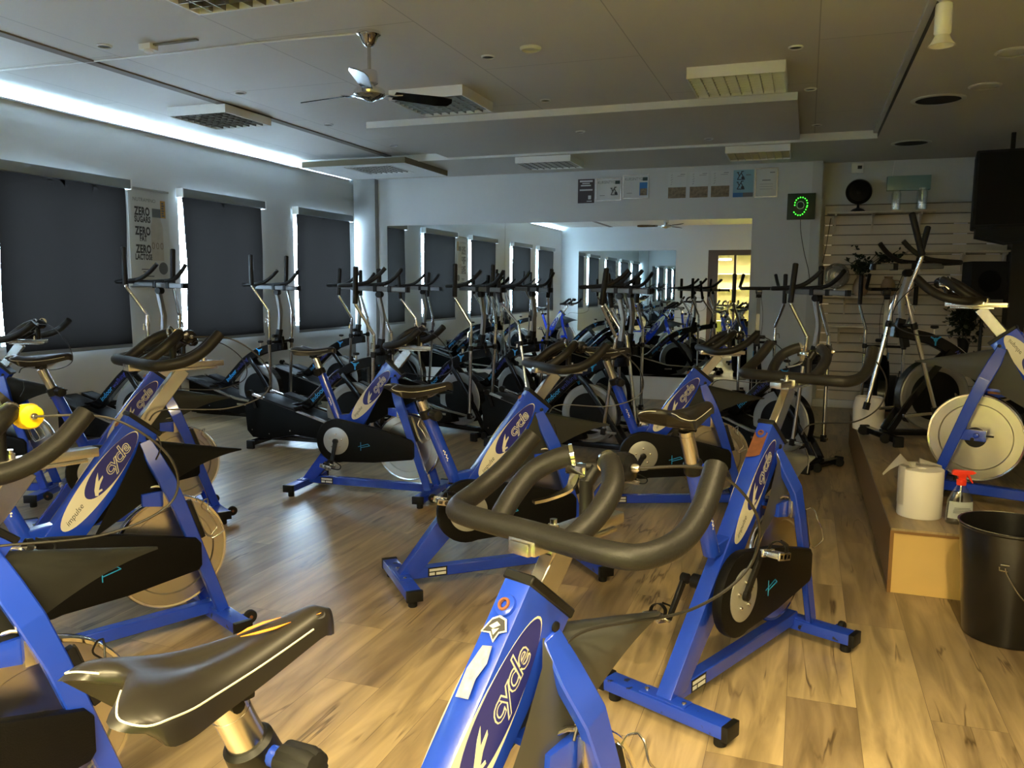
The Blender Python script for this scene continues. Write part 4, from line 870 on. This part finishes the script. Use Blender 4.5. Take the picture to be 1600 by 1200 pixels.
BIKES = [  # x, y, heading, z, bar, slide, seat, crank, drum, cage, label
 (-.397, 2.703, 66.2, 0, .055, .10, .055, 60, None, None, 'blue spin bike with rusty head tube, right of centre, left of the podium'),
 (-1.823, 3.469, 41.7, 0, 0., 0, -.02, 150, None, None, 'blue spin bike at the middle of the floor, behind the nearest handlebar, base fully visible'),
 (-3.422, 5.033, 3.7, 0, 0., 0, .01, -100, None, None, 'blue spin bike seen side-on left of centre, silver disc in its black chain guard'),
 (-1.297, 5.225, 22.5, 0, .0, 0, .06, -120, None, None, 'blue spin bike beyond the nearest handlebar, its flywheel lit yellow, before the mirror'),
 (-2.853, 1.928, 64.5, 0, .115, -.11, 0, 120, None, None, 'blue spin bike at left with golden lit post, behind the yellow knob'),
 (-2.03, .645, 72.2, 0, -.01, -.12, 0, 100, 'yellow', 'black', 'blue spin bike cut off by the lower left corner, with a yellow resistance knob'),
 (-4.15, 3.38, 56.4, 0, -.06, 0, .05, 50, None, None, 'blue spin bike half hidden behind the bike with the golden lit post'),
 (-5.87, 3.80, 21.5, 0, .04, .05, .0, -60, None, None, 'blue spin bike at the left edge under the largest dark blind'),
 (1.676, 4.703, 160.0, .331, .02, .10, 0, 30, None, None, 'blue spin bike facing left on the podium at the right edge'),
]
bikes = []
for (x, y, dg, z, bar, sli, seat, ck, dr, cgm, lb) in BIKES:
    c = copy_tree(proto); c['label'] = lb; bikes.append((c, x, y, dg, z, bar, sli, seat, ck, dr, cgm))
for (c, x, y, dg, z, bar, sli, seat, ck, dr, cgm) in bikes: setup_bike(c, x, y, dg, z, bar, sli, seat, ck, dr, cgm)
setup_bike(proto, -.718, .718, 67.7, 0, -.055, 0, .0, -60)
for o in [proto]+[b[0] for b in bikes]: o['group'] = 'blue spin bikes in the cycling room'
# marks only the nearest bike and the rusted one show
mt = kid(proto, 'main_tube')
bm = B(); fr = (V(.672, 0, .985)-TU*.105+TN*.0012, V(0, -1, 0), TU, TN)
prism(bm, [(-.022, -.012), (-.012, .012), (.0, .020), (.014, .018), (.024, .002), (.012, -.004), (.008, -.020), (-.004, -.008)], -.0002, .0008, frame=fr); st_ = obj('sticker', bm, 'ink', mt, smooth=False)
bm = B(); prism(bm, [(-.012, .0), (.0, .012), (.010, .008), (-.002, -.002)], .0008, .0012, frame=fr); prism(bm, [(-.004, -.004), (.010, .002), (.004, -.012)], .0008, .0012, frame=fr); obj('sticker_print', bm, 'cream', st_, smooth=False)
bm = B(); prism(bm, [(-.026, -.014), (-.014, .015), (.0, .024), (.017, .021), (.028, .001), (.014, -.006), (.010, -.024), (-.006, -.011)], -.0004, .0003, frame=fr); obj('sticker_edge', bm, 'cream', st_, smooth=False)
bm = B(); prism(bm, [(-.014, -.05), (-.018, .0), (-.008, .045), (.012, .05), (.018, .02), (.010, -.01), (.014, -.045)], .0, .0006, frame=(V(.672, 0, .985)-TU*.185+TN*.0004, V(0, -1, 0), TU, TN)); obj('worn_patch', bm, mat('scuffed_paint', (.22, .25, .38), .6, noise=(70, .6)), mt, smooth=False)
sd = kid(proto, 'saddle')
bm = B()
for s in (-1, 1): prism(bm, [(.120, s*.004), (.165, s*.010), (.190, s*.012), (.165, s*.016), (.140, s*.013)], 0, .0009, frame=(V(0, 0, 1.0478), V(1, 0, 0), V(0, 1, 0), V(0, 0, 1)))
obj('orange_stripe', bm, 'orange', sd, smooth=False)
bm = B(); lathe(bm, [(.011, 0), (.011, .0008)], (.232, -.012, 1.047), V(0, -.45, 1), 24); lathe(bm, [(.0, 0)], (0, 0, 0)) if False else None; e_ = obj('round_emblem', bm, 'ink', sd, smooth=False)
bm = text_bm('G', .015, offset=.03); place_bm(bm, V(.232, -.0125, 1.0482)+V(0, -.0004, .0006), V(0, 1, 0), V(-1, 0, 0), V(0, -.35, .93)); obj('emblem_letter', bm, 'orange', e_, smooth=False)
mt = kid(bikes[0][0], 'main_tube')
bm = B(); prism(bm, [(-.026, -.06), (-.027, .055), (.026, .06), (.027, -.04), (.01, -.05)], 0, .0006, frame=(V(.672, 0, .985)-TU*.115+TN*.0004, V(0, -1, 0), TU, TN)); obj('rust_patch', bm, 'rust', mt, smooth=False)

# ================================================================== CROSS TRAINER (origin on the floor under the body middle, x forward)
def make_trainer(name, lab):
    t = thing(name, lab, 'cross trainer')
    bm = B(); prism(bm, [(-.86, .14), (-.88, .36), (-.80, .475), (-.66, .47), (-.10, .30), (.16, .22), (.20, .13), (.0, .085), (-.35, .12), (-.60, .07), (-.80, .075)], -.115, .115, bev=.018); sh = obj('body_shell', bm, 'guard', t)
    for s in (-1, 1):
        bm = B(); bb(bm, -.02, .10, s*.1155-.001, s*.1155+.001, .19, .21); obj('maker_plate', bm, 'alu', sh, smooth=False)
        bm = B()
        for p in ((-.80, .15), (-.62, .12), (-.40, .16), (-.78, .40)): lathe(bm, [(.007, 0), (.006, .003)], (p[0], s*.115, p[1]), (0, s, 0), 8)
        obj('rivets', bm, 'alu', sh)
    bm = B(); bb(bm, -.80, .60, -.03, .03, .045, .09, bev=.004); obj('base_rail', bm, 'gloss', t)
    for x, hw in ((-.72, .27), (.60, .27)):
        bm = B(); bb(bm, x-.03, x+.03, -hw, hw, .03, .075, bev=.006); f = obj('cross_foot', bm, 'gloss', t)
        for s in (-1, 1):
            bm = B(); bb(bm, x-.036, x+.036, s*hw-.015, s*hw+.02, .0, .08, bev=.008); obj('end_cap', bm, 'rubber', f)
        if x > 0:
            for s in (-1, 1): bm = B(); lathe(bm, [(.012, -.012), (.036, -.012), (.038, 0), (.036, .012), (.012, .012)], (x+.055, s*.18, .05), (0, 1, 0), 20); obj('roller', bm, 'rubber', f)
    # arched frame tube
    arch = round_path([(-.42, 0, .36), (-.27, 0, .385), (.05, 0, .69), (.26, 0, .80), (.50, 0, .845), (.56, 0, .85)], .12, 6)
    bm = B(); rtube(bm, arch, .07, .085, bev=.006); ar = obj('arch_frame', bm, 'gloss', t)
    bm = B(); rtube(bm, [Vector(p)+V(-.030, 0, .043) if p[2] < .7 else Vector(p)+V(-.01, 0, .046) for p in [tuple(q) for q in arch][2:-2]], .012, .003); obj('edge_strip', bm, 'chrome', ar)
    for s in (-1, 1):
        U = V(.722, 0, .692)*(1 if s < 0 else -1); W = V(-.692, 0, .722)*(1 if s < 0 else -1)
        bm = text_bm('indoor', .065, offset=.012); place_bm(bm, V(-.15, s*.0356, .50), U, W, V(0, s, 0)); obj('blue_lettering', bm, 'cyan', ar, smooth=False)
        bm = text_bm('walking', .065, offset=.0); place_bm(bm, V(.00, s*.0356, .635), U, W, V(0, s, 0)); obj('dark_lettering', bm, 'navy', ar, smooth=False)
        bm = B(); lathe(bm, [(.016, 0), (.016, .0015)], (.235, s*.0355, .79), (0, s, 0), 16); 
        for a in (30, 150, 270): a = R_(a); tube(bm, [(.235, s*.0362, .79), (.235+.045*math.cos(a), s*.0362, .79+.045*math.sin(a))], .006, 5)
        obj('blue_star', bm, 'cyan', ar)
    bm = B()
    for s in (-1, 1): rtube(bm, round_path([(.10, s*.035, .70), (.22, s*.055, .58), (.44, s*.055, .28), (.56, s*.055, .08)], .12, 5), .02, .05, bev=.003)
    obj('front_strut', bm, 'gloss', t)
    bm = B(); lathe(bm, [(.05, -.02), (.20, -.018), (.235, -.022), (.262, -.02), (.27, -.014), (.27, .014), (.262, .02), (.235, .022), (.20, .018), (.05, .02)], (.20, 0, .355), (0, 1, 0), 64); fw = obj('flywheel', bm, 'ringgrey', t, ang=6)
    bm = B(); lathe(bm, [(.03, -.028), (.19, -.024), (.19, .024), (.03, .028)], (.20, 0, .355), (0, 1, 0), 48); obj('inner_cover', bm, 'guard', fw)
    bm = B(); P = [(.20+.29*math.cos(R_(a)), 0, .355+.29*math.sin(R_(a))) for a in range(75, -50, -8)]; rtube(bm, P, .075, .006); obj('mudguard', bm, 'gloss', t)
    bm = B(); cyl(bm, (.23, 0, .82), (.23, 0, .875), .010, 10); kn = obj('tension_knob', bm, 'steel', t)
    bm = B(); lathe(bm, [(.010, 0), (.028, .006), (.030, .016), (.026, .024), (.01, .026)], (.23, 0, .872), (0, 0, 1), 20); obj('knob_top', bm, 'rubber', kn)
    # pivot shaft
    bm = B(); cyl(bm, (.494, -.21, .90), (.494, .21, .90), .014, 12); rtube(bm, [(.52, 0, .82), (.494, 0, .95)], .05, .06, bev=.004); obj('pivot_shaft', bm, 'gloss', t)
    # mast and console (adjustable)
    bm = B(); rtube(bm, [(.475, 0, .93), (.505, 0, 1.22), (.455, 0, 1.45)], .045, .032, bev=.003); ms = obj('mast', bm, mat('grey_mast', (.30, .31, .31), .35, .4) if 'mast' not in M else M['mast'], t); M['mast'] = ms.data.materials[0]
    bm = B(); rtube(bm, [(.45, 0, .86), (.485, 0, 1.03)], .06, .05, bev=.004); lathe(bm, [(.02, 0), (.02, .05), (.01, .06)], (.46, -.03, .96), (0, -1, 0), 12); obj('mast_sleeve', bm, 'black', ms)
    bm = B(); rtube(bm, [(.20, 0, 1.482), (.735, 0, 1.468)], .052, .044, bev=.006); cs = obj('console_rail', bm, 'railgrey', t)
    for q in ((.730, .752, 1.444, 1.494), (.42, .455, 1.449, 1.503), (.56, .595, 1.445, 1.499)): bm = B(); bb(bm, q[0], q[1], -.033, .033, q[2], q[3], bev=.003); obj('rail_ring', bm, 'black', cs)
    bm = B(); lathe(bm, [(.028, -.03), (.034, 0), (.028, .03)], (.47, 0, 1.425), (0, 1, 0), 20); tube(bm, [(.50, 0, 1.49), (.52, .0, 1.52)], .007, 8); obj('rail_knob', bm, 'black', cs)
    bm = B()
    P = [(.61, -.175, 1.655), (.54, -.19, 1.585), (.44, -.205, 1.525), (.28, -.20, 1.507), (.185, -.185, 1.503), (.155, -.14, 1.503), (.15, 0, 1.503)]
    P += [(x, -y, z) for x, y, z in P[-2::-1]]; tube(bm, smooth_path(P, 5), .0185, 12); bb(bm, .15, .22, -.05, .05, 1.487, 1.497); hb = obj('handlebar', bm, 'foam', t)
    # swinging poles
    pc = V(.494, 0, .90)
    for s in (-1, 1):
        bm = B(); cyl(bm, (-.0, s*.19, -.66), (0, s*.19, .16), .0165, 16); po = obj('swing_pole', bm, 'chrome', t, loc=pc); po['side'] = s
        bm = B(); lathe(bm, [(.024, -.025), (.026, 0), (.024, .025)], (0, s*.19, 0), (0, 0, 1), 16); cyl(bm, (0, s*.17, 0), (0, s*.21, 0), .02, 12); obj('pole_joint', bm, 'black', po)
        bm = B(); bb(bm, -.02, .02, s*.19-.02, s*.19+.02, -.70, -.64, bev=.004); obj('foot_joint', bm, 'black', po)
        bm = B(); tube(bm, smooth_path([(0, s*.19, .02), (0, s*.19, .22), (-.012, s*.192, .25), (-.125, s*.262, .46), (-.14, s*.268, .49), (-.144, s*.27, .52)], 6), .0142, 14); lathe(bm, [(.019, 0), (.019, .03)], (0, s*.19, .14), (0, 0, 1), 14); tube(bm, [(0, s*.19, .155), (0, s*.235, .16), (.0, s*.24, .11)], .006, 7); ub = obj('upper_pole', bm, 'chrome', po); 
        bm = B(); tube(bm, [(-.144, s*.27, .495), (-.144, s*.27, .50), (-.144, s*.27, .81), (-.144, s*.27, .818)], .02, 16, rad=[.014, .023, .023, .014]); obj('foam_grip', bm, 'foam', po)
        # pedal arm with tread
        bm = B(); rtube(bm, [(-.79, s*.15, .50), (.0, s*.16, .27), (.53, s*.19, .225)], .03, .022, bev=.002); pa = obj('pedal_arm', bm, 'alu', t)
        bm = B(); rtube(bm, [(-.60, s*.175, .468), (-.26, s*.175, .37)], .13, .018, bev=.004); bb(bm, -.28, -.27, s*.175-.065, s*.175+.065, .36, .405); obj('foot_plate', bm, 'rubber', pa)
        bm = B(); lathe(bm, [(.03, -.02), (.03, .02)], (-.79, s*.15, .50), (0, 1, 0), 16); rtube(bm, [(-.79, s*.135, .50), (-.74, s*.135, .36)], .02, .03); obj('crank_joint', bm, 'gloss', pa)
    bm = B(); tube(bm, smooth_path([(.49, -.02, 1.43), (.53, -.05, 1.25), (.54, -.05, 1.05), (.50, -.03, .93)]), .0028, 6); obj('sensor_cable', bm, 'cable', t)
    return t
def setup_trainer(t, x, y, deg, z=0, tR=0, tL=0, dz=0, mast=0):
    t.location = (x, y, z); t.rotation_euler = (0, 0, R_(deg))
    for o in t.children:
        b = o.name.split('.')[0]
        if b == 'swing_pole':
            o.rotation_euler = (0, R_(tR if o['side'] < 0 else tL), 0)
            for q in o.children:
                if q.name.split('.')[0] in ('upper_pole', 'foam_grip'): q.location = (0, 0, dz)
        elif b in ('console_rail', 'handlebar', 'sensor_cable'): o.location = (0, 0, mast)
        elif b == 'mast' and mast < 0: o.scale = (1, 1, 1); o.location = (0, 0, mast)
tp = make_trainer('cross_trainer', '')
index_kids()
TR = [
 (-5.85, 5.73, 1.5, 0, 0, 3, .10, .02, 'black cross trainer standing in front of the drink poster by the window wall'),
 (-5.82, 7.42, -1.3, 0, 0, 3, .10, .0, 'black cross trainer in front of the blind right of the poster, second from the left'),
 (-4.06, 6.44, 3.7, 0, 2, -1, -.055, .0, 'black cross trainer directly behind the side-on blue bike, its shell sticking out to the left'),
 (-5.66, 8.81, -1.9, 0, 4, 0, -.02, 0, 'black cross trainer in front of the blind nearest the corner'),
 (-5.15, 9.62, -5, 0, -6, 4, -.04, .0, 'black cross trainer tucked in the far left corner against the mirror'),
 (-3.48, 7.65, -17.3, 0, 1, 3.8, 0, 0, 'black cross trainer behind the seat of the middle-floor bike'),
 (-3.2, 8.6, -28, 0, -11, 10, -.03, 0, 'black cross trainer beside the mirror with one pole swung far forward'),
 (-2.02, 7.2, -8, 0, 7, -8, -.06, 0, 'black cross trainer behind the middle bike handlebar, large grey ring on its flywheel'),
 (-2.14, 8.62, -27, 0, 0, 0, -.06, 0, 'black cross trainer with upright poles between the grey flywheel ring and the mirror'),
 (-.47, 9.08, 94, 0, 2, 4, -.06, 0, 'black cross trainer facing the mirror at its right end, under the papers'),
 (-.33, 7.45, -30, 0, 5.6, 0, -.02, .0, 'black cross trainer behind the rusted bike, in front of the green LED digit'),
 (1.15, 7.07, 202, .331, -12, 18, .0, -.13, 'black cross trainer facing left on the podium, its long poles crossing'),
 (.86, 9.95, -97, 0, 0, 0, -.06, 0, 'black cross trainer facing the camera in front of the slat wall and the white fan'),
]
trs = [tp]+[copy_tree(tp) for _ in TR[1:]]
for c, (x, y, dg, z, tR, tL, dz, ms, lb) in zip(trs, TR):
    c['label'] = lb; c['group'] = 'black cross trainers'; setup_trainer(c, x, y, dg, z, tR, tL, dz, ms)

# ================================================================== PODIUM AND THE THINGS ROUND IT
o = thing('podium', 'low instructor podium with a light oak front and brown edge band at the right', 'podium', (.45, 4.32, 0))
bm = B(); bb(bm, .006, 2.83, .013, 4.2, 0, .318); obj('side_panel', bm, 'oakedge', o, smooth=False)
bm = B(); bb(bm, .012, 2.83, 0, .012, 0, .318); obj('front_panel', bm, 'oakface', o, smooth=False)
bm = B(); bb(bm, -.003, 2.83, -.006, 4.2, .3181, .330); obj('top_board', bm, 'floor', o, smooth=False)
bm = B(); bb(bm, -.005, .012, -.008, .006, 0, .3181); bb(bm, .012, 2.83, -.008, -.0001, .306, .3181); obj('edge_band', bm, 'oakedge', o, smooth=False)
# paper roll
o = thing('paper_roll', 'thick white paper roll with a loose flap, on the podium corner beside the spray bottle', 'paper roll', (.605, 4.62, .331))
bm = B(); lathe(bm, [(.022, 0), (.105, 0), (.107, .003), (.107, .245), (.105, .248), (.022, .248), (.022, 0)], (0, 0, 0), seg=48, cap=False); obj('roll', bm, 'tissue', o)
bm = B()
rows = []
for i in range(13):
    s = i/12; row = []
    for j in range(9):
        q = j/8
        a = R_(20 + 200*s)
        if q < .6: x, y, z = math.cos(a)*(.109+.004*q), math.sin(a)*(.109+.004*q), .06+q/.6*.20+.02*math.sin(s*9)*q
        else: k = (q-.6)/.4; x, y, z = math.cos(a)*.111*(1-k*.9)-.02*k, math.sin(a)*.111*(1-k*.9), .262+.03*k*math.sin(s*5+.4)+.014*math.sin(s*14)*k
        row.append(bm.verts.new((x, y, z)))
    rows.append(row)
for i in range(12):
    for j in range(8): bm.faces.new((rows[i][j], rows[i][j+1], rows[i+1][j+1], rows[i+1][j]))
f0 = [bm.verts.new(p) for p in ((-.06, .03, .268), (-.05, -.04, .262), (-.10, .045, .31), (-.095, -.03, .272), (-.15, .02, .25), (-.15, -.025, .235), (-.185, .0, .205), (-.182, -.02, .20))]
for a in (0, 2, 4): bm.faces.new((f0[a], f0[a+1], f0[a+3], f0[a+2]))
bmesh.ops.solidify(bm, geom=bm.faces[:], thickness=.001); obj('loose_sheet', bm, 'tissue', o, ang=60)
# spray bottle
o = thing('spray_bottle', 'clear spray bottle with a red trigger head and grey label on the podium', 'spray bottle', (.775, 4.52, .331), R_(10))
bm = B()
secs = [(.046, .026, 0), (.052, .030, .006), (.053, .031, .05), (.050, .030, .10), (.046, .028, .125), (.030, .024, .165), (.018, .018, .19), (.014, .014, .20)]
rings = [[bm.verts.new((a*math.cos(2*PI*k/28), b*math.sin(2*PI*k/28), z)) for k in range(28)] for a, b, z in secs]
for i in range(len(secs)-1):
    for k in range(28): bm.faces.new((rings[i][k], rings[i][(k+1) % 28], rings[i+1][(k+1) % 28], rings[i+1][k]))
bm.faces.new(rings[0]); obj('bottle', bm, 'bottle', o)
bm = B(); rings = [[bm.verts.new((a*.93*math.cos(2*PI*k/28), b*.93*math.sin(2*PI*k/28), z+.002)) for k in range(28)] for a, b, z in [(.046, .026, 0.001), (.052, .030, .006), (.053, .031, .05), (.050, .030, .10)]]
for i in range(3):
    for k in range(28): bm.faces.new((rings[i][k], rings[i][(k+1) % 28], rings[i+1][(k+1) % 28], rings[i+1][k]))
bm.faces.new(rings[0]); bm.faces.new(rings[-1]); obj('liquid', bm, glassmat('clear_liquid', (.80, .86, .90), .2), o)
bm = B(); rows = []
for z in (.03, .115): rows.append([bm.verts.new(((.0538 if z < .1 else .0495)*math.cos(R_(a)), (.0318 if z < .1 else .0302)*math.sin(R_(a)), z)) for a in range(205, 336, 10)])
for k in range(len(rows[0])-1): bm.faces.new((rows[0][k], rows[0][k+1], rows[1][k+1], rows[1][k]))
lbn = obj('label', bm, mat('grey_label', (.45, .50, .52), .5), o)
bm = B()
for z, x0, x1 in ((.085, -.03, .03), (.078, -.032, .034), (.070, -.034, .03), (.062, -.034, .0)): bb(bm, x0, x1, -.0322, -.0316, z-.0012, z+.0012)
obj('label_print', bm, 'greyink', lbn, smooth=False)
bm = B()
for k in range(5): bb(bm, .002+k*.007, .007+k*.007, -.0324, -.0318, .040, .053-.002*(k%2))
obj('label_barcode', bm, 'ink', lbn, smooth=False)
bm = B(); cyl(bm, (0, 0, .02), (0, 0, .20), .0025, 8); obj('dip_tube', bm, 'white', o)
bm = B(); lathe(bm, [(.018, .195), (.019, .20), (.019, .222), (.013, .226)], (0, 0, 0), seg=20); prism(bm, [(-.038, .246), (-.038, .262), (-.030, .270), (.040, .268), (.052, .258), (.040, .250), (.018, .246), (.012, .222), (-.012, .222), (-.016, .240)], -.011, .011, bev=.003); prism(bm, [(.018, .247), (.028, .247), (.044, .208), (.040, .204), (.022, .236)], -.006, .006, bev=.002); obj('trigger_head', bm, 'red', o)
o.scale = (1.22, 1.12, 1.02)
# small roll / bag behind on podium
o = thing('waste_bag', 'white paper bucket standing on the podium behind the crossing poles', 'bucket', (.535, 7.35, .331))
bm = B(); lathe(bm, [(.10, 0), (.12, .01), (.125, .2), (.11, .27), (.10, .28), (.105, .2), (.1, .02)], (0, 0, 0), seg=28, cap=False); obj('body', bm, 'tissue', o)
o.name = 'paper_bucket'
# waste bin
o = thing('waste_bin', 'black metal waste bin with a wire handle, on the floor in front of the podium', 'bin', (.885, 3.94, 0), R_(0))
bm = B(); lathe(bm, [(.155, 0), (.165, .004), (.168, .012), (.205, .485), (.212, .492), (.212, .50), (.204, .50), (.163, .02), (.0, .014)], (0, 0, 0), seg=64, cap=False); obj('body', bm, 'bin', o)
bm = B(); wx = -.055; tube(bm, smooth_path([(-.06, -.195, .36), (-.05, -.197, .33), (.0, -.205, .25), (.06, -.203, .20), (.13, -.175, .20), (.19, -.10, .30)]), .0028, 7); tube(bm, [(-.075, -.185, .37), (-.045, -.198, .372)], .003, 6); tube(bm, [(-.078, -.182, .36), (-.078, -.182, .345), (-.05, -.195, .345)], .003, 6); obj('wire_handle', bm, 'alu', o)
